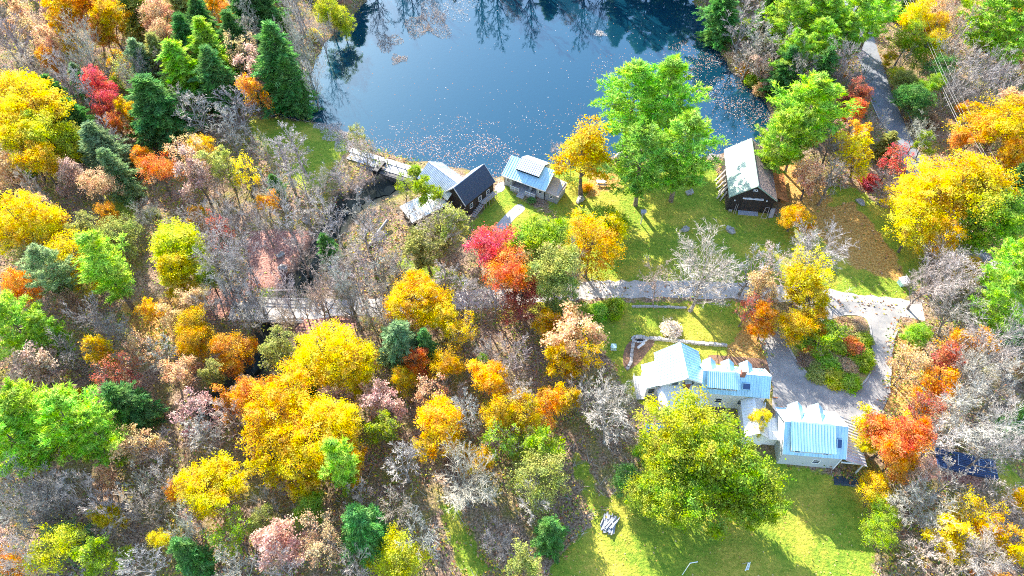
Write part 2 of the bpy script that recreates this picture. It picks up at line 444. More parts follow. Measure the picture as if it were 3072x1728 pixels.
def surface_material(name, c0, c1, c2, leafc=None, s=1.0, rough=0.9):
    m, n, b, _ = new_mat(name); N = n.nodes; L = n.links
    tc = N.new("ShaderNodeTexCoord"); v = tc.outputs["Object"]
    c = mix_rgb(N, L, noise(N, L, v, 0.35 * s, 5, 0.35, 0.65), c0, c1)
    c = mix_rgb(N, L, noise(N, L, v, 9 * s, 3, 0.5, 0.75), c, c2)
    if leafc: c = mix_rgb(N, L, noise(N, L, v, 4.5, 3, 0.66, 0.7), c, leafc)
    L.new(c, b.inputs["Base Color"]); b.inputs["Roughness"].default_value = rough; b.inputs["Specular IOR Level"].default_value = 0.25
    bp = N.new("ShaderNodeBump"); bp.inputs["Strength"].default_value = 0.4; bp.inputs["Distance"].default_value = 0.03
    L.new(noise(N, L, v, 14 * s, 4, 0.2, 0.8), bp.inputs["Height"]); L.new(bp.outputs[0], b.inputs["Normal"])
    return m


gravel_m = surface_material("pale_gravel", (0.36, 0.335, 0.31), (0.50, 0.465, 0.43), (0.26, 0.24, 0.22), (0.50, 0.30, 0.12))
asphalt_m = surface_material("asphalt", (0.20, 0.20, 0.20), (0.36, 0.335, 0.31), (0.15, 0.15, 0.15), (0.40, 0.25, 0.12))
road_m = surface_material("road_asphalt", (0.16, 0.175, 0.20), (0.24, 0.25, 0.27), (0.12, 0.12, 0.13), (0.34, 0.2, 0.1))
path_m = surface_material("stone_dust", (0.36, 0.36, 0.37), (0.48, 0.46, 0.45), (0.3, 0.28, 0.27))
bed_m = surface_material("garden_bed", (0.16, 0.09, 0.06), (0.30, 0.17, 0.10), (0.10, 0.06, 0.04), (0.45, 0.25, 0.12))
island_m = surface_material("island_cover", (0.20, 0.30, 0.04), (0.40, 0.24, 0.13), (0.24, 0.14, 0.07), (0.50, 0.46, 0.10), 1.6)

flat("gravel_lane", strip(smooth_line(LANE), 4.2, 0.22), 0.03, gravel_m, "pale gravel lane crossing the property from the driveway to the woods")
flat("driveway", smooth_loop(DRIVE, 4), 0.045, asphalt_m, "grey asphalt driveway looping around the planted island")
flat("road", strip(smooth_line(ROAD), 5.6, 0.06), 0.035, road_m, "grey asphalt road running between trees beside power lines")
ISL = smooth_loop(ISLAND, 5)
flat("planting_bed", ISL, 0.13, island_m, "mulched planting bed inside the driveway loop")
flat("garden_path", smooth_loop(poly((1556, 612), (1575, 628), (1545, 655), (1512, 690), (1478, 694), (1495, 668), (1525, 636)), 3), 0.03, path_m, "grey path leading down from the cottage steps")
flat("stone_landing", smooth_loop(poly((1484, 562), (1500, 548), (1514, 548), (1512, 570), (1492, 578)), 3), 0.03, gravel_m, "pale stone landing between mill and cottage")
flat("bed_mulch", smooth_loop(poly((1880, 1035), (1912, 1015), (1965, 1022), (1940, 1060), (1915, 1090), (1880, 1110), (1868, 1080)), 3), 0.02, bed_m, "mulched garden bed at the corner of the stone edging")
flat("foundation_bed", smooth_loop(poly((2128, 1066), (2200, 1070), (2300, 1080), (2312, 1112), (2210, 1096), (2135, 1088)), 3), 0.02, bed_m, "red mulched bed behind the dormered wing")

# kerb round the island: separate granite setts
kerb = thing("island_kerb", "low granite kerb around the driveway island", "kerb", (0, 0, 0))
for k in range(0, len(ISL)):
    a, b = ISL[k], ISL[(k + 1) % len(ISL)]
    n_ = max(1, int(np.linalg.norm(b - a) / 0.9))
    for q in range(n_):
        p, r_ = a + (b - a) * (q + 0.03) / n_, a + (b - a) * (q + 0.97) / n_
        obj("kerb_stone", MB().bar((p[0], p[1], 0.1), (r_[0], r_[1], 0.1 + RNG.uniform(-.01, .01)), 0.28, 0.2), M['kerb'], kerb)

# water
def water_material(name="pond_water", base=(0.003, 0.030, 0.052), ior=1.9):
    m, n, b, _ = new_mat(name); N = n.nodes; L = n.links
    b.inputs["Base Color"].default_value = (*base, 1); b.inputs["Roughness"].default_value = 0.015; b.inputs["IOR"].default_value = ior; b.inputs["Specular Tint"].default_value = (0.32, 0.64, 0.80, 1)
    tc = N.new("ShaderNodeTexCoord")
    nz = N.new("ShaderNodeTexNoise"); nz.inputs["Scale"].default_value = 1.1; nz.inputs["Detail"].default_value = 3
    L.new(tc.outputs["Object"], nz.inputs["Vector"])
    bp = N.new("ShaderNodeBump"); bp.inputs["Strength"].default_value = 0.05; bp.inputs["Distance"].default_value = 0.1
    L.new(nz.outputs[0], bp.inputs["Height"]); L.new(bp.outputs[0], b.inputs["Normal"])
    return m


WZ = -0.35
flat("pond_water", POND + (POND - POND.mean(0)) / np.linalg.norm(POND - POND.mean(0), axis=1)[:, None] * 1.5, WZ, water_material(), "still blue pond reflecting sky and bare trees")
flat("stream_water", strip(smooth_line(STREAM), 2.0, 0.35), -1.12, water_material("stream_water", (0.008, 0.011, 0.010), 1.18), "dark stream running from the dam under the lane")


# ------------------------------------------------------------------ buildings
def win(parent, c, face, wd, ht, mat_frame=None, bars=1, name="window"):
    """a window on a wall: face is the outward direction '-y', '+y', '-x' or '+x'; c its centre on the wall"""
    fr = MB(); t = 0.1; d = 0.06
    ax = face[1]; sg = 1 if face[0] == '+' else -1
    def b(m, u0, u1, z0, z1, o0, o1):
        lo, hi = sorted((sg * o0, sg * o1))
        if ax == 'y': m.box(c[0] + u0, c[0] + u1, c[1] + lo, c[1] + hi, c[2] + z0, c[2] + z1)
        else: m.box(c[0] + lo, c[0] + hi, c[1] + u0, c[1] + u1, c[2] + z0, c[2] + z1)
    W, H_ = wd / 2, ht / 2
    b(fr, -W - t, -W, -H_ - t, H_ + t, -0.02, d); b(fr, W, W + t, -H_ - t, H_ + t, -0.02, d)
    b(fr, -W, W, H_, H_ + t, -0.02, d); b(fr, -W, W, -H_ - t, -H_, -0.02, d + 0.03)
    o = obj(name, fr, mat_frame or M['white'], parent)
    pm = MB(); b(pm, -W, W, -H_, H_, -0.02, 0.015); obj("pane", pm, M['glass'], o)
    sb = MB()
    for k in range(bars): b(sb, -W, W, -H_ + ht * (k + 1) / (bars + 1) - .025, -H_ + ht * (k + 1) / (bars + 1) + .025, 0.015, 0.04)
    if bars: obj("sash_bar", sb, mat_frame or M['white'], o)
    return o


def seams(parent, A, B, C, D, step=0.5, h=0.05, wd=0.045, mat=None):
    """standing seams on the slope A B (eave) C D (ridge): from the eave edge A-B up to D-C"""
    A, B, C, D = map(Vector, (A, B, C, D)); n = max(2, int((B - A).length / step)); mb = MB()
    nn = (B - A).cross(D - A).normalized() * h
    for k in range(n + 1):
        t = k / n; p, q = A.lerp(B, t), D.lerp(C, t); e = (B - A).normalized() * wd / 2
        mb.add([p - e, p + e, q + e, q - e, p - e + nn, p + e + nn, q + e + nn, q - e + nn],
               [(4, 5, 6, 7), (0, 1, 5, 4), (1, 2, 6, 5), (3, 0, 4, 7), (2, 3, 7, 6)])
    return obj("roof_seam", mb, mat or M['metal_blue'], parent, stuff=True)


def slope(parent, A, B, C, D, mat, th=0.12, step=0.5, seam=True, name="roof", sh=0.05):
    o = obj(name, MB().slab(A, B, C, D, th), mat, parent)
    if seam: seams(o, A, B, C, D, step, sh, mat=mat)
    return o


def skylight(parent, p, q, r_, s_, name="skylight"):
    """on a slope: four corners counter-clockwise from above"""
    P4 = [Vector(x) for x in (p, q, r_, s_)]; n = (P4[1] - P4[0]).cross(P4[3] - P4[0]).normalized()
    o = obj(name, MB().slab(*[x + n * 0.16 for x in P4], 0.18), M['skyglass'], parent)
    fr = MB()
    for i in range(4):
        a, b = P4[i] + n * 0.12, P4[(i + 1) % 4] + n * 0.12
        fr.bar(a, b, 0.09, 0.16)
    obj("skylight_frame", fr, M['metal_blue'], o); return o


def gable_dormer(parent, x, y_face, z_base, wd, h_wall, z_peak, y_back, mat=None):
    """a gabled dormer looking towards +y, its ridge running back to y_back on the slope"""
    d = obj("dormer", MB().prism([(y_back, z_base), (y_face, z_base), (y_face, z_base + h_wall), (y_back, z_base + h_wall)], x - wd / 2 + .08, x + wd / 2 - .08), M['white'], parent)
    g = MB().add([(x - wd / 2 + .08, y_face, z_base + h_wall), (x + wd / 2 - .08, y_face, z_base + h_wall), (x, y_face, z_peak - .1),
                  (x - wd / 2 + .08, y_back, z_base + h_wall), (x + wd / 2 - .08, y_back, z_base + h_wall), (x, y_back, z_peak - .1)],
                 [(1, 0, 2), (3, 4, 5), (0, 3, 5, 2), (4, 1, 2, 5)])
    obj("dormer_gable", g, M['white'], d)
    e = z_base + h_wall - .1; yo = y_face + .25
    ro = MB()
    ro.slab((x - wd / 2 - .15, yo, e), (x - wd / 2 - .15, y_back, e), (x, y_back, z_peak), (x, yo, z_peak), .08)
    ro.slab((x, yo, z_peak), (x, y_back, z_peak), (x + wd / 2 + .15, y_back, e), (x + wd / 2 + .15, yo, e), .08)
    obj("dormer_roof", ro, mat or M['metal_blue'], d)
    win(d, (x, y_face, z_base + h_wall * .62), '+y', wd * .42, h_wall * .62)
    return d


def gable_prof(hw, ze, zr, z0=0.0, drop=0.14):
    return [(-hw, z0), (hw, z0), (hw, ze - drop), (0, zr - drop), (-hw, ze - drop)]


# --- lakeside cottage
def cottage():
    t = thing("lake_cottage", "small blue-roofed cottage with a dark glazed porch on the pond shore", "cottage", (4.4, 108.1, 0), math.radians(-28))
    hw, zr, ze, L = 4.4, 5.0, 3.0, 5.0
    s = (zr - ze) / hw
    wall = MB()
    wall.prism([(-2.3, -.4), (.9, -.4), (.9, 3.3), (0, zr - .16), (-2.3, zr - .16 - 2.3 * s)], -4.62, 4.62)
    for x0, x1 in ((-4.62, -2.85), (2.85, 4.62)):
        wall.prism([(-3.95, -.4), (-2.295, -.4), (-2.295, zr - .16 - 2.295 * s), (-3.95, zr - .16 - 3.95 * s)], x0, x1)
    wall.box(-2.845, 2.845, -3.95, -3.7, 2.55, zr - .2 - 3.95 * s + .02)
    wall.prism([(0.905, -.4), (2.5, -.4), (2.5, 3.7), (.905, 4.4)], -2.3, 2.6)
    obj("wall", wall, M['siding'], t)
    ro = MB()
    ro.slab((-L, -hw, ze), (L, -hw, ze), (L, 0, zr), (-L, 0, zr)); ro.slab((-L, 0, zr), (L, 0, zr), (L, 1.3, 3.2), (-L, 1.3, 3.2))
    r0 = obj("roof", ro, M['metal_blue'], t); seams(r0, (-L, -hw, ze), (L, -hw, ze), (L, 0, zr), (-L, 0, zr), .55)
    rk = MB()
    for x in (-L - .06, L + .06): rk.bar((x, -hw - .05, ze - .1), (x, 0, zr - .1), .1, .24)
    rk.bar((-L - .1, -hw - .06, ze - .12), (L + .1, -hw - .06, ze - .12), .1, .2)
    obj("roof_trim", rk, M['white'], t)
    # raised middle roof with its strip of windows
    mo = MB(); mx0, mx1 = -2.65, 2.7
    mo.prism([(-2.5, zr - 2.5 * s), (0, zr), (0, zr + .35), (-2.5, 4.62)], mx0 + .1, mx1 - .1)
    d = obj("raised_dormer", mo, M['siding'], t)
    slope(d, (mx0, -2.85, 4.62), (mx1, -2.85, 4.62), (mx1, 0, zr + .5), (mx0, 0, zr + .5), M['metal_grey'], .1, .42, name="dormer_roof", sh=.06)
    slope(t, (mx1, 2.75, 3.9), (mx0, 2.75, 3.9), (mx0, 0.0, zr + .5), (mx1, 0.0, zr + .5), M['metal_grey'], .1, .42, name="back_roof")
    for k in range(5):
        x = mx0 + .55 + k * 1.06
        win(d, (x, -2.5, 4.24), '-y', .8, .36, M['dark'], 0)
    # porch
    obj("porch_glazing", MB().box(-2.84, 2.84, -2.36, -2.305, .5, 2.9), M['glass'], t)
    gz = MB()
    for k in range(7): gz.box(-2.84 + k * .93, -2.76 + k * .93, -2.4, -2.37, .5, 2.9)
    obj("glazing_bar", gz, M['dark'], t, True)
    obj("porch_floor", MB().box(-2.84, 2.84, -4.9, -2.4, .3, .5), M['deck'], t)
    rl = MB()
    for a, b in (((-2.8, -4.85, 1.35), (-.9, -4.85, 1.35)), ((.7, -4.85, 1.35), (2.8, -4.85, 1.35)), ((-2.8, -4.85, .75), (-.9, -4.85, .75)), ((.7, -4.85, .75), (2.8, -4.85, .75))):
        rl.bar(a, b, .09)
    obj("railing", rl, M['white'], t)
    for x in (-2.8, -1.85, -.9, .7, 1.75, 2.8): obj("railing_post", MB().box(x - .06, x + .06, -4.91, -4.79, .5, 1.45), M['white'], t)
    bal = MB()
    for x in np.arange(-2.65, 2.7, .16):
        if x < -.95 or x > .75: bal.box(x - .02, x + .02, -4.87, -4.83, .78, 1.32)
    obj("baluster", bal, M['white'], t, True)
    for k in range(3): obj("porch_step", MB().box(-.9, .7, -5.25 - .34 * k, -4.92 - .34 * k, -.2, .36 - .14 * k), M['deck'], t)
    sk = MB().box(-2.84, -.9, -4.87, -4.82, -.2, .3).box(.7, 2.84, -4.87, -4.82, -.2, .3); obj("porch_skirt", sk, M['siding'], t)
    ch = MB().box(.9, 1.5, -3.9, -3.3, .5, .95).box(.9, 1.5, -3.38, -3.3, .95, 1.5)
    for x in (-3.75, 3.75): win(t, (x, -3.95, 1.75), '-y', .7, .75)
    dp = MB().box(4.66, 4.78, -4.07, -3.96, -.2, 2.7).box(-4.78, -4.66, -4.07, -3.96, -.2, 2.7); obj("downpipe", dp, M['dark'], t)
    # side shed
    sh = MB().prism([(-3.9, -.4), (.1, -.4), (.1, 2.75), (-3.9, 2.4)], 4.625, 7.6)
    obj("shed_wall", sh, M['board_grey'], t)
    slope(t, (4.66, -4.25, 2.72), (8.0, -4.25, 2.3), (8.0, .35, 2.55), (4.66, .35, 2.97), M['old_board'], .1, seam=False, name="shed_roof")
    pl = []
    for k in range(12):
        y = -4.2 + k * .38
        obj("roof_board", MB().slab((4.7, y, 2.745 + .02 * (k % 3)), (7.95, y, 2.33 + .02 * (k % 3)), (7.95, y + .33, 2.36), (4.7, y + .33, 2.775), .03), M['old_board'], t)
    win(t, (6.2, -3.9, 1.45), '-y', .75, .7)
    bt = MB()
    for k in range(8): bt.box(4.75 + k * .4, 4.8 + k * .4, -3.94, -3.9, -.2, 2.2)
    obj("batten", bt, M['board_grey'], t, True)
    tag(obj("porch_chair", ch, M['steel']), "pale wooden chair sitting on the cottage porch", "chair")
    o = bpy.data.objects["porch_chair"]; o.location = t.location; o.rotation_euler = t.rotation_euler
cottage()


# --- barn by the big lawn
def barn():
    c0 = np.array([48.2, 98.7]); c1 = np.array([49.9, 112.7]); c = (c0 + c1) / 2
    t = thing("old_barn", "dark weathered barn with a pale green metal roof by the pond", "barn", (c[0], c[1], 0), math.atan2(1.7, 14) * -1)
    hw, ze, zr, L = 4.75, 4.0, 7.5, 7.2
    # local x across, y along (front = -y)
    vs = []
    prof = [(-4.4, -.3), (4.4, -.3), (4.4, ze + .05), (0, zr - .15), (-4.4, ze + .05)]
    for y in (-6.8, 6.8): vs += [(x, y, z) for x, z in prof]
    body = MB().add(vs, [(0, 1, 2, 3, 4), (9, 8, 7, 6, 5), (0, 5, 6, 1), (1, 6, 7, 2), (4, 9, 5, 0), (3, 8, 9, 4), (2, 7, 8, 3)])
    obj("wall", body, M['barn_board'], t)
    bd = MB()
    for k in range(36):
        x = -4.3 + k * .245; top = zr - .25 - abs(x) * (zr - ze) / hw
        bd.box(x, x + .2, -6.84 - .012 * (k % 3), -6.8, -.2, top)
    obj("wall_board", bd, M['barn_board'], t, True)
    slope(t, (-hw, L, ze), (-hw, -L, ze), (0, -L, zr), (0, L, zr), M['metal_green'], .12, .75, name="roof", sh=.03)
    o = obj("shingle_roof", MB().slab((hw, -L, ze), (hw, L, ze), (0, L, zr), (0, -L, zr), .12), M['wood_shingle'], t)
    rows = MB(); n = 24
    for k in range(n):
        f0, f1 = k / n, (k + 1.1) / n
        y = -L
        while y < L:
            wd = RNG.uniform(.25, .55); y2 = min(L, y + wd); lift = RNG.uniform(.03, .09)
            a = (hw * (1 - f0), y, ze + (zr - ze) * f0 + lift); b = (hw * (1 - f0), y2 - .03, a[2])
            cc = (hw * (1 - min(f1, 1)), y2 - .03, ze + (zr - ze) * min(f1, 1) + .015); d = (cc[0], y, cc[2])
            rows.add([a, b, cc, d, (a[0], y, a[2] - lift), (b[0], y2 - .03, b[2] - lift)], [(0, 1, 2, 3), (4, 5, 1, 0)]); y = y2
    obj("shingle", rows, M['wood_shingle'], o, True)
    tr = MB().bar((-hw, -L - .05, ze - .12), (0, -L - .05, zr - .12), .08, .22).bar((hw, -L - .05, ze - .12), (0, -L - .05, zr - .12), .08, .22)
    tr.bar((0, -L, zr + .05), (0, L, zr + .05), .3, .08)
    obj("roof_trim", tr, M['metal_green'], t)
    vent = obj("gable_vent", MB().box(-.5, .5, -6.95, -6.86, 5.75, 5.82).box(-.45, .45, -6.92, -6.86, 6.12, 6.18), M['white'], t)
    for x in (-.3, 0, .3): obj("vent_slat", MB().box(x - .05, x + .05, -6.94, -6.87, 5.83, 6.11), M['white'], vent)
    obj("door_track", MB().box(-1.9, 2.2, -7.05, -6.87, 3.55, 3.68), M['white'], t)
    tk = MB()
    for k in range(18): tk.box(-1.85 + k * .23, -1.77 + k * .23, -6.98, -6.87, 3.69, 3.9)
    obj("track_bracket", tk, M['white'], t, True)
    obj("barn_door", MB().box(-1.8, .25, -6.95, -6.87, .15, 3.5).box(.3, 2.1, -6.95, -6.87, .15, 3.5), M['barn_board'], t)
    for x, z in ((-3.3, 2.9), (2.9, 3.4)): obj("lamp", MB().box(x - .12, x + .12, -7.0, -6.87, z - .14, z + .14).box(x - .05, x + .05, -7.1, -6.99, z - .05, z + .12), M['white'], t)
    obj("ramp", MB().slab((-2.0, -8.0, .12), (2.0, -8.0, .12), (2.0, -6.9, .3), (-2.0, -6.9, .3), .12), M['lumber'], t)
    # lean-to on the right under a rusty leaf-strewn roof
    ln = MB().box(4.42, 7.0, -2.8, 5.0, -.3, 1.5); obj("lean_to_wall", ln, M['barn_board'], t)
    slope(t, (8.0, -4.6, 1.5), (8.0, 5.2, 1.5), (4.45, 5.2, 2.9), (4.45, -4.6, 2.9), M['rust'], .1, .8, name="lean_to_roof", sh=.04)
    # boards leaning on the left wall
    for k in range(9):
        y = -4.5 + k * .75 + RNG.uniform(-.2, .2)
        o = obj("leaning_board", MB().bar((-5.6 + RNG.uniform(-.5, .3), y, 0), (-4.47, y + RNG.uniform(-.5, .5), RNG.uniform(2.2, 3.4)), .35, .06), M['old_board'])
        o.location = t.location; o.rotation_euler = t.rotation_euler
        tag(o, f"weathered board leaning on the barn's left wall, {('nearest', 'second', 'third', 'fourth', 'fifth', 'sixth', 'seventh', 'eighth', 'farthest')[k]} from the front", "board", "boards leaning on the barn")
    def at(o): o.location = t.location; o.rotation_euler = t.rotation_euler; return o
    f = MB()
    for z0, z1 in (((3.0, -8.0), (3.9, -7.2)),): pass
    f.bar((2.5, -8.4, .05), (3.2, -7.0, 1.7), .09).bar((3.6, -8.4, .05), (3.9, -7.0, 1.7), .09).bar((2.5, -8.4, .05), (3.6, -8.4, .05), .09).bar((3.2, -7.0, 1.7), (3.9, -7.0, 1.7), .09)
    tag(at(obj("sawhorse", f, M['old_board'])), "empty pale wooden sawhorse frame leaning by the barn's right corner", "sawhorse")
    tag(at(obj("plywood_sheet", MB().slab((3.95, -8.3, .1), (4.9, -8.1, .1), (5.1, -7.0, 1.7), (4.2, -7.2, 1.7), .08), M['lumber'])), "grey panel propped at the barn's front right corner", "panel")
    ch = MB()
    for x in (-3.9, -3.4): ch.bar((x, -7.6, 0), (x, -7.6, 1.0), .06).bar((x, -7.15, 0), (x, -7.15, .5), .06)
    ch.box(-3.95, -3.35, -7.65, -7.1, .45, .5).bar((-3.9, -7.6, .9), (-3.4, -7.6, .9), .06)
    tag(at(obj("wooden_chair", ch, M['old_board'])), "plain wooden chair outside the barn door, left", "chair")
    tag(at(obj("ladder", MB().bar((-3.0, -7.9, 0), (-2.7, -6.95, 2.0), .07).bar((-2.6, -7.9, 0), (-2.35, -6.95, 2.0), .07).bar((-2.95, -7.7, .4), (-2.55, -7.7, .4), .05).bar((-2.85, -7.4, 1.0), (-2.45, -7.4, 1.0), .05), M['old_board'])),
        "short wooden ladder leaning on the barn front", "ladder")
barn()


# --- old mill below the dam
def mill():
    # metal-roofed part: ridge from (-17.07,107.3) to (-10.7,101)
    c = (-13.9, 104.15); L = 4.5
    t = thing("old_mill", "old mill with a ribbed metal gable and a dark shingled wing below the dam", "mill", (c[0], c[1], 0), math.radians(-45))
    zr, ze, hw = 6.0, 3.6, 3.4
    obj("wall", MB().prism(gable_prof(3.05, ze + .2, zr, -1.6), -4.2, 4.6), M['barn_board'], t)
    slope(t, (-L, -hw, ze), (L + .2, -hw, ze), (L + .2, 0, zr), (-L, 0, zr), M['metal_grey'], .1, .36, sh=.1)
    slope(t, (L + .2, hw, ze), (-L, hw, ze), (-L, 0, zr), (L + .2, 0, zr), M['metal_grey'], .1, .36, sh=.08, name="back_roof")
    rc = MB().bar((-L, 0, zr + .04), (L, 0, zr + .04), .35, .06); obj("ridge_cap", rc, M['metal_grey'], t)
    for x in (-2.5, .3): win(t, (x, -3.05, 1.8), '-y', .8, 1.0)
    t2 = link("shingled_wing", None, t)
    # wing: ridge from (-5.94,105.4) to (-11.16,99.2); put in the mill's own axes
    ca, sa = math.cos(math.radians(45)), math.sin(math.radians(45))
    mid = (-8.6, 102.1); dx, dy = mid[0] - c[0], mid[1] - c[1]
    t2.location = (dx * ca - dy * sa, dx * sa + dy * ca, 0)
    t2.rotation_euler = (0, 0, math.atan2(6.2, 5.2) + math.radians(45))   # local x up the ridge towards the pond, +y to the mill side
    zr, ze, hw, L = 7.0, 3.8, 3.0, 4.5
    obj("wing_wall", MB().prism(gable_prof(2.7, ze + .3, zr, -1.6), -4.2, 4.2), M['barn_board'], t2)
    obj("wing_roof", MB().slab((-L, -hw, ze), (L, -hw, ze), (L, 0, zr), (-L, 0, zr)), M['dark_shingle'], t2)
    obj("wing_metal_roof", MB().slab((L, hw, ze), (-L, hw, ze), (-L, 0, zr), (L, 0, zr)), M['metal_grey'], t2)
    obj("wing_trim", MB().bar((-L - .05, -hw, ze - .1), (-L - .05, 0, zr - .1), .1, .22).bar((-L - .05, hw, ze - .1), (-L - .05, 0, zr - .1), .1, .22).bar((L + .05, -hw, ze - .1), (L + .05, 0, zr - .1), .1, .22), M['concrete'], t2)
    for x in (-2.6, 0, 2.4): win(t2, (x, -2.7, 2.3), '-y', .7, 1.1)
    # outside stair and landing on the wing's right wall
    st = thing("outside_stair", "weathered timber landing and stair along the mill's dark wall", "stair", (mid[0], mid[1], 0), math.atan2(6.2, 5.2))
    obj("landing", MB().box(-.2, 3.9, -3.9, -2.75, 1.35, 1.5), M['deck'], st)
    for k in range(8): obj("stair_tread", MB().box(-.6 - .42 * k, -.22 - .42 * k, -3.85, -2.8, 1.1 - .19 * k, 1.18 - .19 * k), M['deck'], st)
    rl = MB().bar((-.2, -3.88, 2.45), (3.9, -3.88, 2.45), .08).bar((-.2, -3.88, 2.0), (3.9, -3.88, 2.0), .06).bar((-.2, -3.88, 2.45), (-3.6, -3.88, .9), .08).bar((-.4, -3.88, 1.1), (-3.7, -3.88, -.35), .1)
    obj("railing", rl, M['old_board'], st)
    for k in range(6): obj("post", MB().box(-.2 + k * .8, -.1 + k * .8, -3.94, -3.84, -.2, 2.5), M['old_board'], st)
    # low white-roofed annex
    a = thing("mill_annex", "low annex with a white metal roof half hidden by bare branches", "shed", (-16.6, 98.7, 0), math.radians(37))
    obj("wall", MB().prism([(-1.9, -.4), (1.9, -.4), (1.9, 3.0), (-1.9, 2.3)], -5.2, 5.0), M['barn_board'], a)
    slope(a, (-5.6, -2.3, 2.4), (5.3, -2.3, 2.4), (5.3, 2.3, 3.2), (-5.6, 2.3, 3.2), M['white'], .1, .5, sh=.03)
mill()


# --- white house, in two joined masses
def main_house():
    t = thing("white_house", "white farmhouse with standing seam roofs, three dormers and a brick chimney", "house", (27.35, 58.6, 0), math.radians(2))
    # left wing: ridge along local y, front towards -y
    zr, ze, hw = 7.5, 4.5, 3.75
    body = MB(); prof = [(-3.5, -.2), (3.5, -.2), (3.5, ze + .1), (0, zr - .15), (-3.5, ze + .1)]; vs = []
    for y in (-2.7, 2.7): vs += [(x, y, z) for x, z in prof]
    body.add(vs, [(0, 1, 2, 3, 4), (9, 8, 7, 6, 5), (0, 5, 6, 1), (1, 6, 7, 2), (4, 9, 5, 0), (3, 8, 9, 4), (2, 7, 8, 3)])
    obj("wall", body, M['white'], t)
    slope(t, (-hw, 3.2, ze), (-hw, -2.9, ze), (0, -3.5, zr), (0, 3.2, zr), M['metal_blue'], .12, .5, sh=.05)
    slope(t, (hw, -2.9, ze), (hw, 3.2, ze), (0, 3.2, zr), (0, -3.5, zr), M['metal_blue'], .12, .5, sh=.07, name="right_roof")
    obj("ridge_cap", MB().bar((0, -3.5, zr + .04), (0, 3.2, zr + .04), .3, .06), M['white'], t)
    obj("roof_trim", MB().bar((-hw, -2.95, ze - .12), (0, -3.55, zr - .12), .1, .24).bar((hw, -2.95, ze - .12), (0, -3.55, zr - .12), .1, .24), M['white'], t)
    win(t, (1.3, -2.7, 4.75), '-y', .8, .95, M['board_grey']); win(t, (-1.3, -2.7, 4.75), '-y', .8, .95, M['board_grey'])
    # front sun porch with faceted roof
    fp = [(-3.6, -2.75), (-3.6, -5.0), (-1.6, -6.1), (1.6, -6.1), (3.6, -5.0), (3.6, -2.75)]
    pw = MB(); n = len(fp)
    pw.add([(x, y, -.2) for x, y in fp] + [(x, y, 2.7) for x, y in fp], [tuple(range(n)), tuple(range(n, 2 * n))[::-1]] + [(i, n + i, n + (i + 1) % n, (i + 1) % n) for i in range(n)])
    obj("porch_wall", pw, M['white'], t)
    e = [(-3.95, -2.76, 2.75), (-3.95, -5.2, 2.75), (-1.7, -6.45, 2.75), (1.7, -6.45, 2.75), (3.95, -5.2, 2.75), (3.95, -2.76, 2.75)]
    tp = [(-3.2, -2.76, 3.9), (-1.2, -2.76, 4.05), (1.2, -2.76, 4.05), (3.2, -2.76, 3.9)]
    pr = MB()
    pr.slab(e[1], e[2], tp[1], tp[0], .08); pr.slab(e[2], e[3], tp[2], tp[1], .08); pr.slab(e[3], e[4], tp[3], tp[2], .08)
    pr.add([e[0], e[1], tp[0]], [(0, 1, 2)]); pr.add([e[4], e[5], tp[3]], [(0, 1, 2)])
    obj("porch_roof", pr, M['white'], t)
    for x, y in ((-.9, -6.1), (.9, -6.1)): win(t, (x, y, 1.5), '-y', .9, 1.1)
    obj("porch_column", MB().box(-4.0, -3.75, -6.0, -5.75, -.2, 2.6), M['white'], t)
    # left bay
    obj("bay_wall", MB().box(-5.5, -3.505, -2.3, 1.6, -.2, 3.0), M['white'], t)
    slope(t, (-5.85, 1.9, 3.0), (-5.85, -2.6, 3.0), (-3.5, -2.6, 4.1), (-3.5, 1.9, 4.1), M['metal_blue'], .1, .5, name="bay_roof")
    win(t, (-4.6, -2.3, 1.7), '-y', .9, 1.2, M['board_grey'], 2)
    obj("side_deck", MB().box(-6.9, -5.52, -3.0, 1.4, .1, .35), M['deck'], t)
    obj("deck_rail", MB().bar((-6.85, -3.0, 1.2), (-6.85, 1.4, 1.2), .08).bar((-6.85, -3.0, .7), (-6.85, 1.4, .7), .06).bar((-6.85, -2.95, 1.2), (-5.55, -2.95, 1.2), .08), M['board_grey'], t)
    ck = obj("porch_chimney", MB().box(.1, 1.0, -3.35, -2.75, 2.5, 5.5), M['brick'], t); obj("chimney_cap", MB().box(0.02, 1.08, -3.43, -2.76, 5.5, 5.62), M['concrete'], ck)
    # middle wing: ridge along x, about 3.1 to 13.5 to the right, turned a little
    b = link("dormered_wing", None, t); b.location = (8.15, -2.55, 0); b.rotation_euler = (0, 0, math.radians(-7.6))
    zr, ze, hw, L = 7.0, 4.6, 2.75, 5.25
    obj("wing_wall", MB().prism(gable_prof(2.4, ze + .25, zr, -.2), -5.0, 4.95), M['white'], b)
    slope(b, (L, hw, ze), (-L, hw, ze), (-L, 0, zr), (L, 0, zr), M['metal_blue'], .12, .5, name="back_roof")
    slope(b, (-L, -hw, ze), (L, -hw, ze), (L, 0, zr), (-L, 0, zr), M['metal_blue'], .12, .42, name="front_roof")
    obj("ridge_cap", MB().bar((-L, 0, zr + .04), (L, 0, zr + .04), .28, .06), M['white'], b)
    obj("roof_trim", MB().bar((L + .05, -hw, ze - .1), (L + .05, 0, zr - .1), .1, .22).bar((L + .05, hw, ze - .1), (L + .05, 0, zr - .1), .1, .22), M['white'], b)
    for x in (-3.9, -.95, 1.95): gable_dormer(b, x, 2.5, 4.7, 1.8, 1.0, 6.75, .25)
    # shed dormer in front, left part, with its window strip
    sd = obj("shed_dormer", MB().prism([(-2.2, 4.9), (-.1, 6.7), (-.1, 7.02), (-2.2, 6.15)], -4.4, .15), M['board_grey'], b)
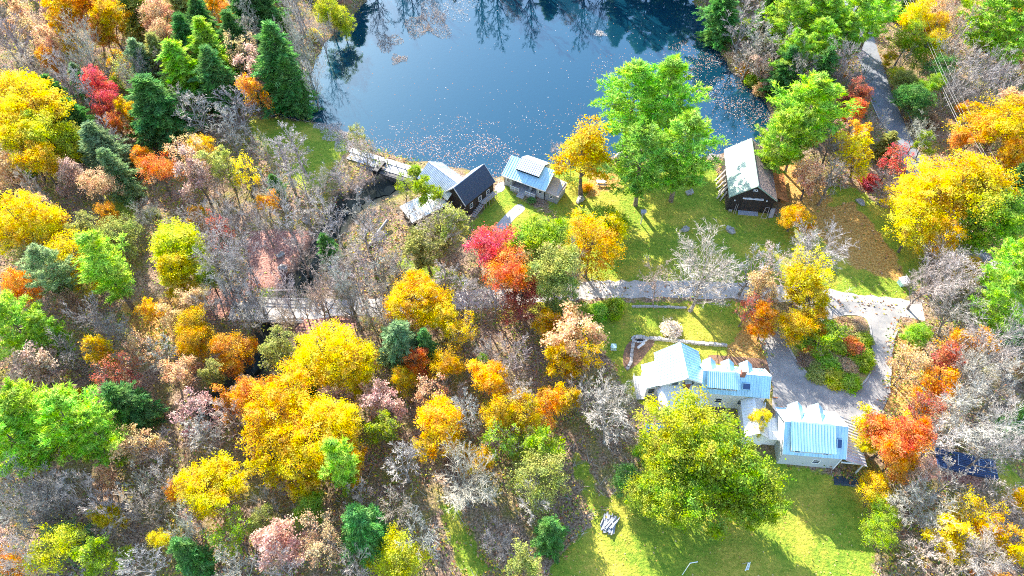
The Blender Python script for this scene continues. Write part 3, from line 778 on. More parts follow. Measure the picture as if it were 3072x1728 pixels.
    slope(sd, (-4.6, -2.55, 6.12), (.3, -2.55, 6.12), (.3, 0, zr + .12), (-4.6, 0, zr + .12), M['metal_blue'], .1, .3, name="dormer_roof", sh=.06)
    for x in (-3.4, -1.9, -.5): win(sd, (x, -2.2, 5.65), '-y', .7, .6)
    s = (zr - ze) / hw
    skylight(b, (1.0, -1.9, zr - 1.9 * s), (2.2, -1.9, zr - 1.9 * s), (2.2, -1.15, zr - 1.15 * s), (1.0, -1.15, zr - 1.15 * s))
    ck = obj("chimney", MB().box(.5, 1.2, -.5, .3, 6.0, 8.3), M['brick'], b); obj("chimney_cap", MB().box(.42, 1.28, -.58, .38, 8.3, 8.42), M['concrete'], ck)
    for x in (-2, 1.5, 3.6): win(b, (x, -2.4, 2.2), '-y', .9, 1.2)
    win(b, (4.95, -.6, 2.2), '+x', .9, 1.2)
    # gabled connector reaching forward from the wing
    cw = MB(); prof = [(1.6, -.2), (4.6, -.2), (4.6, 3.0), (3.1, 4.35), (1.6, 3.0)]; vs = []
    for y in (-8.6, -2.5): vs += [(x, y, z) for x, z in prof]
    cw.add(vs, [(0, 1, 2, 3, 4), (9, 8, 7, 6, 5), (0, 5, 6, 1), (1, 6, 7, 2), (4, 9, 5, 0), (3, 8, 9, 4), (2, 7, 8, 3)])
    obj("connector_wall", cw, M['white'], b)
    slope(b, (1.3, -2.5, 2.95), (1.3, -8.9, 2.95), (3.1, -8.9, 4.5), (3.1, -2.5, 4.5), M['white'], .1, .5, name="connector_roof")
    slope(b, (4.9, -8.9, 2.95), (4.9, -2.5, 2.95), (3.1, -2.5, 4.5), (3.1, -8.9, 4.5), M['metal_grey'], .1, .5, name="connector_roof")
    obj("connector_rail", MB().bar((5.0, -2.9, 3.6), (4.95, -4.0, 2.4), .16), M['white'], b)
    # low roof between the connector and the garage
    obj("low_link_wall", MB().box(4.62, 8.2, -8.4, -5.4, -.2, 2.35), M['white'], b)
    slope(b, (4.65, -8.7, 2.4), (8.6, -8.7, 2.4), (8.6, -5.1, 2.9), (4.65, -5.1, 2.9), M['white'], .1, .5, name="low_link_roof")
main_house()


def garage():
    t = thing("carriage_house", "grey sided wing with a bright blue metal roof, two dormers and a side porch", "house", (45.7, 47.55, 0), math.radians(-5.3))
    zr, ze, hw, L = 7.0, 4.0, 4.0, 4.6
    obj("wall", MB().prism(gable_prof(3.6, ze + .2, zr, -1.9), -4.3, 4.3), M['siding'], t)
    obj("foundation", MB().box(-4.4, 4.4, -3.72, 3.72, -2.0, -.6), M['stone_dark'], t)
    slope(t, (L, hw, ze), (-L, hw, ze), (-L, 0, zr), (L, 0, zr), M['metal_blue'], .12, .5, name="back_roof")
    slope(t, (-L, -hw, ze), (L, -hw, ze), (L, 0, zr), (-L, 0, zr), M['metal_blue'], .12, .42, name="front_roof")
    obj("ridge_cap", MB().bar((-L, 0, zr + .05), (L, 0, zr + .05), .3, .06), M['white'], t)
    obj("roof_trim", MB().bar((L + .05, -hw, ze - .1), (L + .05, 0, zr - .1), .1, .24).bar((-L - .05, -hw, ze - .1), (-L - .05, 0, zr - .1), .1, .24).bar((-L - .05, hw, ze - .1), (-L - .05, 0, zr - .1), .1, .24), M['white'], t)
    for x in (-2.1, 1.0): gable_dormer(t, x, 3.5, 4.2, 2.0, 1.2, 6.7, .5)
    sd = obj("shed_dormer", MB().prism([(-3.62, 3.0), (-.1, 6.5), (-.1, 7.0), (-3.62, 5.45)], -3.6, 2.5), M['siding'], t)
    slope(sd, (-3.8, -4.0, 5.4), (2.7, -4.0, 5.4), (2.7, 0, zr + .14), (-3.8, 0, zr + .14), M['metal_blue'], .12, .42, name="dormer_roof")
    win(sd, (-2.6, -3.62, 4.75), '-y', .8, .75); win(sd, (1.55, -3.62, 4.75), '-y', .8, .75)
    win(t, (1.1, -3.6, 1.7), '-y', .95, 1.0)
    s = (zr - ze) / hw
    skylight(t, (3.15, -2.75, zr - 2.75 * s), (3.85, -2.75, zr - 2.75 * s), (3.85, -1.65, zr - 1.65 * s), (3.15, -1.65, zr - 1.65 * s))
    obj("corner_board", MB().box(4.2, 4.36, -3.74, -3.58, -.6, 3.7), M['white'], t)
    # lean-to porch on the right
    slope(t, (8.1, -4.3, 2.85), (8.1, 3.0, 2.85), (4.62, 3.4, 4.1), (4.62, -4.2, 4.1), M['metal_grey'], .12, .5, name="porch_roof", sh=.09)
    obj("porch_end_wall", MB().prism([(-.6, -1.2), (2.8, -1.2), (2.8, 2.7), (-.6, 2.7)], 4.31, 7.7), M['siding'], t)
    obj("porch_floor", MB().box(4.42, 8.0, -5.8, -.62, -2.0, -.75), M['patio'], t)
    obj("porch_post", MB().box(7.72, 7.9, -3.95, -3.77, -.75, 2.85), M['white'], t)
    obj("porch_beam", MB().bar((4.4, -3.9, 2.75), (8.0, -3.9, 2.7), .16, .2), M['white'], t)
garage()


# --- dam with its plank walk, rail and sluice
def dam():
    a, b = np.array(P(1052, 462)), np.array(P(1245, 522)); d = b - a; ln = np.linalg.norm(d)
    t = thing("dam", "timber dam walkway with rail posts and a black sluice between pond and stream", "dam", (a[0], a[1], 0), math.atan2(d[1], d[0]))
    obj("concrete_crest", MB().box(-.5, ln + 2, .2, 1.6, -1.6, .35), M['concrete'], t)
    obj("retaining_wall", MB().box(3.2, ln + .5, -3.0, -1.9, -2.0, .1), M['stone_dark'], t)
    st = MB()
    for k in range(90):
        x = RNG.uniform(3.3, ln + .3); z = RNG.uniform(-1.7, -.1); r = RNG.uniform(.15, .32)
        st.box(x - r, x + r, -3.0 - RNG.uniform(.03, .14), -2.95, z - r * .6, z + r * .6)
    obj("wall_stone", st, M['stone_dark'], t, True)
    obj("sill", MB().box(-.3, ln + .3, -1.9, .2, -1.6, -.05), M['concrete'], t)
    n = int(ln / .24)
    for k in range(n):
        obj("deck_plank", MB().box(k * .24, k * .24 + .21, -1.85 + RNG.uniform(-.05, .05), .15 + RNG.uniform(-.04, .04), .16, .22), M['deck'], t)
    for k in range(8):
        x = .5 + k * (ln - .8) / 7
        obj("rail_post", MB().box(x - .06, x + .06, .25, .37, .2, 1.35), M['dark'], t)
    obj("rail", MB().bar((4.6, -1.8, .95), (ln, -1.8, .8), .09).bar((.4, .31, 1.2), (ln - .2, .31, 1.15), .05), M['old_board'], t)
    for x in (4.7, 7.3, 9.2): obj("lower_post", MB().box(x - .05, x + .05, -1.85, -1.75, .2, .95), M['old_board'], t)
    sx = ln * .52
    sl_ = obj("sluice", MB().box(sx - .55, sx + .55, -3.5, .1, -1.9, .9), M['dark'], t)
    obj("sluice_gate", MB().box(sx - .5, sx - .4, -3.7, -3.5, -1.6, 1.1).box(sx + .4, sx + .5, -3.7, -3.5, -1.6, 1.1).box(sx - .5, sx + .5, -3.7, -3.52, 1.1, 1.25), M['stone_dark'], sl_)
    rk = MB()
    for k in range(70):
        x = RNG.uniform(ln, ln + 4.5); y = RNG.uniform(-.8, 1.8); r = RNG.uniform(.2, .5)
        rk.box(x - r, x + r, y - r * .7, y + r * .7, -.4, RNG.uniform(.05, .35))
    obj("rubble", rk, M['stone'], t, True)
dam()


def bridge():
    c = np.array(P(838, 936)); ang = math.radians(-2)
    t = thing("lane_bridge", "timber bridge with low rails carrying the lane over the stream", "bridge", (c[0], c[1], 0), ang)
    obj("deck", MB().box(-4.6, 4.6, -2.35, 2.35, -.3, .02), M['stone_dark'], t)
    for s_, sy in (("", -2.45), ("", 2.45)):
        for k in range(6): obj("rail_post", MB().box(-5 + 2 * k - .08, -5 + 2 * k + .08, sy - .08, sy + .08, -.3, .9), M['old_board'], t)
        obj("rail", MB().bar((-5.2, sy, .85), (5.2, sy, .85), .14).bar((-5.2, sy, .45), (5.2, sy, .45), .1), M['deck'], t)
    for sx in (-4.9, 4.9): obj("abutment", MB().box(sx - .5, sx + .5, -2.6, 2.6, -1.6, -.3), M['stone_dark'], t)
    for (u0, v0, u1, v1, lab) in ((805, 877, 880, 876, "pale timber rail along the lane's far edge by the red litter"), (988, 952, 1060, 952, "short pale log rail beside the lane near the mossy bare tree")):
        a, b = P(u0, v0), P(u1, v1)
        r_ = thing("log_rail", lab, "rail", (a[0], a[1], 0), math.atan2(b[1] - a[1], b[0] - a[0])); L_ = math.hypot(b[0] - a[0], b[1] - a[1])
        obj("rail", MB().bar((0, 0, .55), (L_, 0, .55), .28, .24), M['old_board'], r_)
        for k in range(4): obj("post", MB().box(k * L_ / 3.2, k * L_ / 3.2 + .16, -.08, .08, -.1, .5), M['old_board'], r_)
bridge()


# ------------------------------------------------------------------ smaller things
def rock_mesh(seed, flatk=.65):
    r = random.Random(seed); mb = MB(); nu, nv = 9, 6
    ph = [r.uniform(0, 6.3) for _ in range(6)]
    top = []
    for j in range(nv + 1):
        th = PI * j / nv
        for i in range(nu):
            f = 2 * PI * i / nu
            rad = 1 + .22 * math.sin(2 * f + ph[0] + th) + .16 * math.sin(3 * f + ph[1] + 2 * th) + .12 * math.sin(5 * th + ph[2] + f) + r.uniform(-.06, .06)
            mb.v.append((rad * math.sin(th) * math.cos(f), rad * math.sin(th) * math.sin(f) * .8, rad * math.cos(th) * flatk))
    for j in range(nv):
        for i in range(nu):
            mb.f.append((j * nu + i, (j + 1) * nu + i, (j + 1) * nu + (i + 1) % nu, j * nu + (i + 1) % nu))
    return mb.mesh("rock", M['stone'])


ROCKS = [rock_mesh(s) for s in range(4)]
for k, (u, v, r_, lab) in enumerate([(2055, 690, .9, "pale boulder in the shade under the lower pine"), (2190, 692, 1.0, "grey boulder on the lawn below the barn ramp"),
                                     (2580, 608, .9, "grey boulder under the orange trees right of the barn"), (1860, 470, 1.3, "largest grey rock at the water's edge beside the yellow tree"),
                                     (1885, 492, .9, "small rock on the shore under the pine trunks"), (1838, 500, 1.1, "flat rock on the shore right of the yellow tree"), (1870, 440, 1.0, "rock standing in the pond below the tall pines"),
                                     (2068, 580, .9, "white boulder between the two lower pines"), (470, 430, 1.6, "dark boulder above the red orange maple in the woods"), (500, 440, 1.3, "smaller dark boulder beside the woodland boulder"),
                                     (918, 665, .9, "grey boulder in the sunlit red leaf litter"), (842, 768, .8, "dark mossy boulder, upper of two, in the red litter clearing"), (850, 805, .9, "dark mossy boulder, lower of two, in the red litter clearing"),
                                     (1740, 602, 1.0, "dark boulder among twigs right of the cottage shed")]):
    x, y = P(u, v); o = link("boulder", ROCKS[k % 4]); z = ground_z(x, y)
    o.location = (x, y, z + r_ * .25); o.scale = (r_, r_, r_); o.rotation_euler = (0, 0, RNG.uniform(0, 6)); tag(o, lab, "boulder")


def stone_wall(name, pts, label, w_=.55, h_=.45):
    ln = np.array([P(u, v) for u, v in pts]); t = thing(name, label, "wall")
    tot = 0
    for a, b in zip(ln[:-1], ln[1:]):
        L_ = np.linalg.norm(b - a); s = 0
        while s < L_:
            st = RNG.uniform(.45, .85); p = a + (b - a) * s / L_; q = a + (b - a) * min(1, (s + st * .94) / L_)
            h = h_ + RNG.uniform(-.1, .12); off = RNG.uniform(-.06, .06)
            obj("stone", MB().bar((p[0], p[1] + off, h / 2), (q[0], q[1] + off, h / 2), w_ + RNG.uniform(-.1, .12), h), M['stone'], t); s += st; tot += 1
stone_wall("garden_wall", [(1905, 1014), (1960, 1017), (2030, 1024), (2100, 1032), (2180, 1038)], "low dry stone wall edging the lawn above the white house")
stone_wall("stone_edging", [(1902, 1015), (1896, 1050), (1892, 1090), (1880, 1110)], "short stone edging down the side of the mulched bed", .5, .35)
stone_wall("kerb_wall", [(2697, 985), (2680, 1010), (2672, 1060), (2668, 1130), (2665, 1180)], "dark stone edge on the right of the driveway", .35, .3)
stone_wall("lane_wall", [(1895, 921), (1990, 921), (2060, 925)], "pale stone edge between the lane and the lower lawn", .4, .3)
stone_wall("road_wall", [(1440, 912), (1500, 920), (1560, 925)], "broken stone edge beside the lane under the red maple", .4, .3)

# birdbath pond edging and white lounge form in the bed
x, y = P(1918, 1018)
t = thing("garden_pond", "small stone-rimmed garden pool in the mulched bed", "pool", (x, y, 0))
obj("pool_water", MB().box(-1.1, 1.0, -.55, .55, .02, .1), M['dark'], t)
rim = MB()
for k in range(14):
    f = 2 * PI * k / 14; rim.box(1.25 * math.cos(f) - .2, 1.25 * math.cos(f) + .2, .7 * math.sin(f) - .13, .7 * math.sin(f) + .13, 0, .25)
obj("pool_rim", rim, M['concrete'], t, True)
x, y = P(1922, 1040)
t = thing("garden_bench", "small pale bench standing in the mulched garden bed", "bench", (x, y, 0), math.radians(40))
obj("seat", MB().box(-.85, .85, -.22, .22, .42, .5), M['concrete'], t)
for sx in (-.65, .65): obj("leg", MB().box(sx - .08, sx + .08, -.18, .18, 0, .42), M['concrete'], t)
x, y = P(1840, 1045)
t = thing("utility_box", "small pale green utility box on the grass left of the garden bed", "utility box", (x, y, 0))
obj("cabinet", MB().box(-.42, .42, -.4, .4, .08, .75), M['teal'], t); obj("lid", MB().box(-.46, .46, -.44, .44, .75, .82), M['teal'], t); obj("plinth", MB().box(-.5, .5, -.48, .48, 0, .08), M['concrete'], t)
x, y = P(2706, 852)
t = thing("well_house", "small pale blue box shelter at the edge of the gold lawn", "cabinet", (x, y, 0), math.radians(15))
obj("body", MB().box(-.75, .75, -.6, .6, .0, 1.1), M['teal'], t)
obj("roof", MB().slab((-.9, -.75, 1.1), (.9, -.75, 1.1), (.9, .75, 1.35), (-.9, .75, 1.35), .07), M['white'], t)
obj("door", MB().box(-.4, .4, -.64, -.605, .08, .95), M['white'], t)

# picnic table
x, y = P(1803, 553)
t = thing("picnic_table", "weathered picnic table on the gold lawn right of the yellow tree", "picnic table", (x, y, 0), math.radians(-4))
for k in range(4): obj("top_board", MB().box(-1.05, 1.05, -.42 + k * .21, -.23 + k * .21, .72, .77), M['deck'], t)
for sy in (-.8, .62):
    o = obj("bench", MB().box(-1.05, 1.05, sy, sy + .26, .42, .47), M['deck'], t)
for sx in (-.7, .7):
    obj("leg", MB().bar((sx, -.25, .7), (sx, -.62, 0), .09), M['deck'], t); obj("leg", MB().bar((sx, .25, .7), (sx, .62, 0), .09), M['deck'], t)
    obj("cross_beam", MB().bar((sx, -.8, .4), (sx, .86, .4), .08), M['deck'], t)

# bird house on a post, clothes pole, step ladder
x, y = P(1922, 672)
t = thing("bird_house", "pale bird house on a tall post beside the pine trunk", "bird house", (x, y, 0))
obj("post", MB().box(-.08, .08, -.08, .08, -.1, 3.1), M['old_board'], t); obj("box", MB().box(-.4, .4, -.35, .35, 3.1, 3.7), M['lumber'], t)
obj("roof", MB().slab((-.55, -.5, 3.68), (.55, -.5, 3.68), (.55, 0, 4.05), (-.55, 0, 4.05), .05).slab((.55, .5, 3.68), (-.55, .5, 3.68), (-.55, 0, 4.05), (.55, 0, 4.05), .05), M['lumber'], t)
for (u, v, h, lab) in ((2051, 1718, 5.5, "tall thin pale pole with a short arm on the bottom lawn"),):
    x, y = P(u, v); t = thing("clothes_pole", lab, "pole", (x, y, ground_z(x, y)))
    obj("pole", MB().box(-.035, .035, -.035, .035, -.1, h), M['white'], t); obj("arm", MB().bar((0, 0, h), (1.1, .2, h - .05), .08), M['white'], t)
x, y = P(2245, 1690)
t = thing("step_ladder", "narrow white step ladder standing on the shaded bottom lawn", "ladder", (x, y, ground_z(x, y)), math.radians(15))
for sx in (-.25, .25):
    obj("rail", MB().bar((sx, -.5, 0), (sx * .6, 0, 2.2), .07), M['white'], t); obj("rail", MB().bar((sx, .5, 0), (sx * .6, 0, 2.2), .06), M['old_board'], t)
for k in range(5):
    f = (k + .6) / 5.5; obj("tread", MB().box(-.24 + .1 * f, .24 - .1 * f, -.5 + .5 * f - .06, -.5 + .5 * f + .06, 2.2 * f, 2.2 * f + .04), M['white'], t)

# lumber pile
x, y = P(1826, 1572)
t = thing("lumber_pile", "pile of loose grey planks on the grass below the tall bare tree", "lumber pile", (x, y, 0), math.radians(70))
for k in range(30):
    lay = k // 8; a = RNG.gauss(0, .10 if k < 22 else .5); cx, cy = RNG.gauss(0, .15), -.95 + (k % 8) * .27 + RNG.uniform(-.06, .06); L_ = RNG.uniform(1.0, 1.5) if k < 22 else RNG.uniform(.6, 1.1)
    z = .1 + lay * .16 + RNG.uniform(0, .04)
    obj("plank", MB().bar((cx - L_ * math.cos(a), cy - L_ * math.sin(a), z), (cx + L_ * math.cos(a), cy + L_ * math.sin(a), z + RNG.uniform(-.03, .06)), RNG.uniform(.14, .28), .09), M['lumber'], t)

# blue chairs under the bare tree by the white house
for dx, lab in ((-14, "blue folding canopy chair, left of the pair behind the bare tree"), (16, "blue folding canopy chair, right of the pair behind the bare tree")):
    x, y = P(1958 + dx, 1293)
    t = thing("canopy_chair", lab, "chair", (x, y, 0), RNG.uniform(-.3, .3))
    obj("canopy", MB().slab((-.6, -.45, 1.5), (.6, -.45, 1.5), (.6, .5, 1.75), (-.6, .5, 1.75), .05), M['tarp'], t)
    obj("seat", MB().slab((-.45, -.45, .5), (.45, -.45, .5), (.4, .3, .42), (-.4, .3, .42), .04), M['tarp'], t)
    obj("backrest", MB().slab((-.42, .3, .45), (.42, .3, .45), (.42, .45, 1.2), (-.42, .45, 1.2), .04), M['tarp'], t)
    for sx in (-.55, .55):
        for sy in (-.45, .45): obj("leg", MB().bar((sx, sy, 0), (sx * 1.02, sy * .98, 1.5 + (sy > 0) * .22), .05), M['steel'], t)

# dark blue slatted stack of boards by the right edge
x, y = P(2895, 1395)
t = thing("dock_stack", "long dark blue stack of dock sections lying in leaf litter", "dock", (x, y, 0), math.radians(-14))
for k in range(11): obj("plank", MB().box(-4.2, 4.3, -1.6 + k * .3, -1.36 + k * .3, .5 + .03 * (k % 2), .58 + .03 * (k % 2)), M['navy'], t)
obj("frame", MB().box(-4.2, 4.3, -1.62, -1.55, .05, .5).box(-4.2, 4.3, 1.65, 1.72, .05, .5).box(-4.2, -4.12, -1.6, 1.7, .05, .5).box(4.22, 4.3, -1.6, 1.7, .05, .5), M['navy'], t)
for sx in (-3.2, -1.4, 1.6, 3.3): obj("bracket", MB().bar((sx, -.6, .65), (sx + .25, 1.2, .68), .09).bar((sx, -.6, .65), (sx + .9, -.7, .65), .09), M['steel'], t)

# small white board in the woods; wreck of blue barrel; fallen log
x, y = P(1150, 1216)
t = thing("trail_kiosk", "small white-topped board on a post in the woods behind the golden crowns", "sign board", (x, y, 0), math.radians(12))
obj("post", MB().box(-.07, .07, -.07, .07, -.1, 1.1), M['old_board'], t); obj("board", MB().slab((-.5, -.35, 1.1), (.5, -.35, 1.1), (.5, .35, 1.35), (-.5, .35, 1.35), .08), M['white'], t)
x, y = P(997, 806)
t = thing("barrel", "blue plastic barrel lying among bare trees by the red litter", "barrel", (x, y, .45), math.radians(25))
obj("drum", MB().tube([(-.7, 0, 0), (-.62, 0, 0), (-.2, 0, 0), (.2, 0, 0), (.62, 0, 0), (.7, 0, 0)], [.33, .4, .44, .44, .4, .33], 14), M['tarp'], t)
obj("end_cap", MB().tube([(-.72, 0, 0), (-.69, 0, 0)], [.3, .34], 14).tube([(.69, 0, 0), (.72, 0, 0)], [.34, .3], 14), M['navy'], t)
a, b = P(1165, 672), P(1108, 742)
t = thing("fallen_log", "grey fallen trunk lying across the slope below the mill annex", "log", (0, 0, 0))
obj("trunk", MB().tube([(a[0], a[1], 1.2), ((a[0] + b[0]) / 2, (a[1] + b[1]) / 2 + .2, .8), (b[0], b[1], .4)], [.26, .34, .4], 8), M['stone'], t)
obj("stub", MB().tube([((a[0] + b[0]) / 2, (a[1] + b[1]) / 2, .8), ((a[0] + b[0]) / 2 + .9, (a[1] + b[1]) / 2 - .3, 1.5)], [.12, .05], 5), M['stone'], t)

# road side: guard rails, power lines and poles
def guard(ln_uv, label, mat='steel'):
    ln = smooth_line(np.array([P(u, v) for u, v in ln_uv]), 5); t = thing("guard_rail", label, "guard rail")
    rl = MB()
    for a, b in zip(ln[:-1], ln[1:]):
        rl.bar((a[0], a[1], .68), (b[0], b[1], .68), .07, .32)
    obj("rail", rl, M[mat], t)
    for p in ln[::3]: obj("post", MB().box(p[0] - .09, p[0] + .09, p[1] - .09, p[1] + .09, -.2, .8), M['old_board'], t)
guard([(2670, 218), (2706, 310), (2742, 395), (2790, 470)], "steel guard rail on the far right side of the road")
guard([(2605, 300), (2640, 375), (2690, 425)], "steel guard rail on the pond side of the road")
guard([(2730, 545), (2760, 585)], "short pale guard rail where the lower road goes under yellow trees", 'white')

poles = []
for (u, v, lab) in ((2700, 130, "timber utility pole beside the upper road"), (2945, 690, "timber utility pole behind the big yellow crown")):
    x, y = P(u, v); poles.append((x, y))
    t = thing("utility_pole", lab, "utility pole", (x, y, 0), math.radians(-25))
    obj("pole", MB().tube([(0, 0, -.2), (0, 0, 5), (0, 0, 10.4)], [.2, .17, .13], 8), M['old_board'], t)
    obj("crossarm", MB().bar((-1.2, 0, 9.7), (1.2, 0, 9.7), .16), M['old_board'], t)
    for sx in (-1.1, -.4, .4, 1.1): obj("insulator", MB().tube([(sx, 0, 9.78), (sx, 0, 9.95)], [.06, .05], 6), M['white'], t)
(x0, y0), (x1, y1) = poles
for k, (off, zz) in enumerate(((-1.1, 9.95), (-.4, 9.95), (1.1, 9.95), (0, 7.6), (.12, 6.9))):
    ca = math.cos(math.radians(-25)); sa = math.sin(math.radians(-25))
    pts = []
    for i in range(15):
        f = i / 14 * 1.25 - .2; pts.append((x0 + (x1 - x0) * f + off * ca, y0 + (y1 - y0) * f + off * sa, zz - 1.2 * (1 - (2 * f - 1) ** 2) if 0 <= f <= 1 else zz))
    o = obj("power_line", MB().tube(pts, [.028 if k < 3 else .04] * 15, 4), M['wire'])
    tag(o, ("leftmost thin cable on the pole crossarms over the roadside", "second thin cable on the pole crossarms over the roadside", "rightmost thin cable on the pole crossarms over the roadside",
            "upper of two thick cables slung below the crossarms", "lower of two thick cables slung below the crossarms")[k], "power line", "overhead lines along the road")


# ------------------------------------------------------------------ trees
def jit(r, s): return Vector((r.gauss(0, s), r.gauss(0, s), r.gauss(0, s)))


def perp_turn(r, d, ang):
    x = d.cross(Vector((r.gauss(0, 1), r.gauss(0, 1), r.gauss(0, 1))))
    if x.length < 1e-4: x = d.cross(Vector((1, 0, 0)))
    x.normalize(); return (d * math.cos(ang) + x * math.sin(ang)).normalized()


def skeleton(seed, H, R, style="round", kids=(11, 6, 5, 3), base=.22, twig_r=.028):
    """a leafless tree; returns its mesh pieces (thick wood, fine twigs) and the twig tips"""
    r = random.Random(seed); wood, tw = MB(), MB(); tips = []
    r0 = .016 * H + .05
    n = 7; pts, lean = [], jit(r, .05); p = Vector((0, 0, -.3)); d = Vector((0, 0, 1))
    top = H * (.72 if style != "narrow" else .9)
    for i in range(n + 1):
        pts.append(p.copy()); d = (d + jit(r, .10) + lean * .3 + Vector((0, 0, .25))).normalized(); p = p + d * (top + .3) / n
    rad = [r0 * (1 - .8 * i / n) for i in range(n + 1)]; rad[0] *= 1.35
    wood.tube(pts, rad, 7)

    def at(t):
        t = min(max(t, 0), .999) * n; i = int(t); return pts[i].lerp(pts[i + 1], t - i), rad[i] + (rad[i + 1] - rad[i]) * (t - i)

    def branch(p, d, L, r_, lev):
        ns = (5, 4, 3, 2)[lev]; q = p.copy(); ps = [q.copy()]; ds = []
        upw = (.10, .07, .04, .02)[lev]
        for i in range(ns):
            d = (d + jit(r, (.13, .17, .2, .2)[lev]) + Vector((0, 0, upw))).normalized(); ds.append(d.copy()); q = q + d * L / ns; ps.append(q.copy())
        if lev <= 1: wood.tube(ps, [r_ * (1 - .72 * i / ns) for i in range(ns + 1)], 5 if lev == 0 else 4)
        else: tw.tube(ps, [max(r_ * (1 - .6 * i / ns), twig_r * .7) for i in range(ns)] + [0], 3)
        if lev == 3 or (lev == 2 and kids[3] == 0): tips.append((ps[-1], d)); return
        for k in range(kids[lev + 1]):
            t = r.uniform(.22, 1.0); f = t * ns; i = min(int(f), ns - 1); b = ps[i].lerp(ps[i + 1], f - i)
            branch(b, perp_turn(r, ds[i], r.uniform(.30, .80)), L * r.uniform(.38, .62) * (1.15 - .45 * t), max(r_ * (1 - .6 * t) * .55, twig_r), lev + 1)
        tips.append((ps[-1], d))

    k0 = kids[0]; g = r.uniform(0, 6)
    for k in range(k0):
        t = base + (1 - base) * (k + r.uniform(.1, .9)) / k0; p, rr = at(t); g += 2.4 + r.uniform(-.4, .4)
        h = t * top / H
        if style == "vase": el = r.uniform(.75, 1.1); L = H * r.uniform(.40, .58)
        elif style == "narrow": el = r.uniform(.55, .9); L = R * r.uniform(.9, 1.25) * (1.15 - .6 * t)
        elif style == "fan": el = r.uniform(.45, 1.0); L = H * r.uniform(.34, .46)
        elif style == "wide": el = r.uniform(.15, .75); L = R * r.uniform(.8, 1.15)
        else: el = r.uniform(.3, .6) + .55 * t; L = R * r.uniform(.8, 1.15) * (1.0 - .15 * t)
        branch(p, Vector((math.cos(g) * math.cos(el), math.sin(g) * math.cos(el), math.sin(el))), L, rr * .62, 0)
    return wood, tw, tips


def leaf_quads(c, nrm, size, rs, elong=1.5):
    """rhombic leaves: centres (n,3), normals, sizes"""
    n = len(c); a = rs.normal(size=(n, 3)); a -= (a * nrm).sum(1)[:, None] * nrm; a /= np.linalg.norm(a, axis=1)[:, None] + 1e-9
    b = np.cross(nrm, a); s = size[:, None] / 2
    return np.stack([c - a * s * elong, c - b * s + nrm * s * .15, c + a * s * elong, c + b * s - nrm * s * .1], 1).reshape(-1, 3)


def norm_rows(a): return a / (np.linalg.norm(a, axis=1)[:, None] + 1e-9)


def leafy(seed, H=14, R=5, base=.22, nclump=150, per=90, leaf=.22, lobes=5, csize=.17, loose=0.0):
    """a broadleaf crown: several uneven lobes, each a shell of leaf sprays with gaps, carried by limbs from the trunk"""
    rs = np.random.default_rng(seed); r = random.Random(seed)
    zb = H * base; hz = (H - zb) / 2
    lc, lr = [np.array([0, 0, H - hz * .72])], [R * .62]
    g = rs.uniform(0, 6)
    for k in range(lobes):
        g += 6.283 / lobes + rs.uniform(-.5, .5); q = R * rs.uniform(.42, .70); lc.append(np.array([q * np.cos(g), q * np.sin(g), zb + hz * rs.uniform(.5, 1.45)])); lr.append(R * rs.uniform(.34, .52))
    lc, lr = np.array(lc), np.array(lr); wgt = lr ** 2 / (lr ** 2).sum(); li = rs.choice(len(lr), nclump, p=wgt)
    d = norm_rows(rs.normal(size=(nclump, 3)) + np.array([0, 0, .35])); f = rs.uniform(.2, 1.08 + loose, nclump) ** .5
    c = lc[li] + d * (lr[li] * f)[:, None] * np.array([1, 1, .85 * hz / R * 1.15])
    cs = R * csize * rs.uniform(.55, 1.5, nclump)
    num = (per * rs.uniform(.4, 1.5, nclump)).astype(int); k = np.repeat(np.arange(nclump), num); n = len(k)
    o = norm_rows(rs.normal(size=(n, 3))) * (rs.uniform(0, 1, n) ** .6)[:, None] * (1 + rs.exponential(.12 + loose, n))[:, None]
    pos = c[k] + o * cs[k][:, None] * np.array([1.15, 1.15, .6])
    nr = norm_rows(o * .5 + np.array([0, 0, .7]) + rs.normal(size=(n, 3)) * .6)
    crown = np_mesh("crown", leaf_quads(pos, nr, leaf * rs.uniform(.5, 1.4, n), rs), 4, M['leaf'])
    mb = MB(); tp = []; p = Vector((0, 0, -.3)); q = Vector((0, 0, 1)); m = 7; L = H * .86
    for i in range(m + 1): tp.append(p.copy()); q = (q + jit(r, .09) + Vector((0, 0, .3))).normalized(); p = p + q * L / m
    r0 = .017 * H + .04; rad0 = [r0 * (1 - .85 * i / m) for i in range(m + 1)]; rad0[0] *= 1.3
    mb.tube(tp, rad0, 7); hub = []
    for j in range(len(lc)):
        cc = Vector(lc[j]); hd = math.hypot(cc.x, cc.y); t = max(.15, min(.9, (cc.z - hd * .8) / L)) * m; i = min(int(t), m - 1); b_ = tp[i].lerp(tp[i + 1], t - i)
        md = b_.lerp(cc, .55) + Vector((0, 0, -.05 * hd)) + jit(r, .2); rr = rad0[i] * .5; mb.tube([b_, md, cc], [rr, rr * .7, rr * .35], 5); hub.append((b_, md, cc, rr))
    for j in range(nclump):
        b_, md, cc, rr = hub[li[j]]; t = r.uniform(.3, 1); s_ = b_.lerp(md, t * 2) if t < .5 else md.lerp(cc, t * 2 - 1); e = Vector(c[j]); x_ = max(.03, rr * .35)
        mb.tube([s_, s_.lerp(e, .5) + jit(r, .15), e], [x_, x_ * .7, .012], 4)
    return mb.mesh("trunk", M['bark']), crown


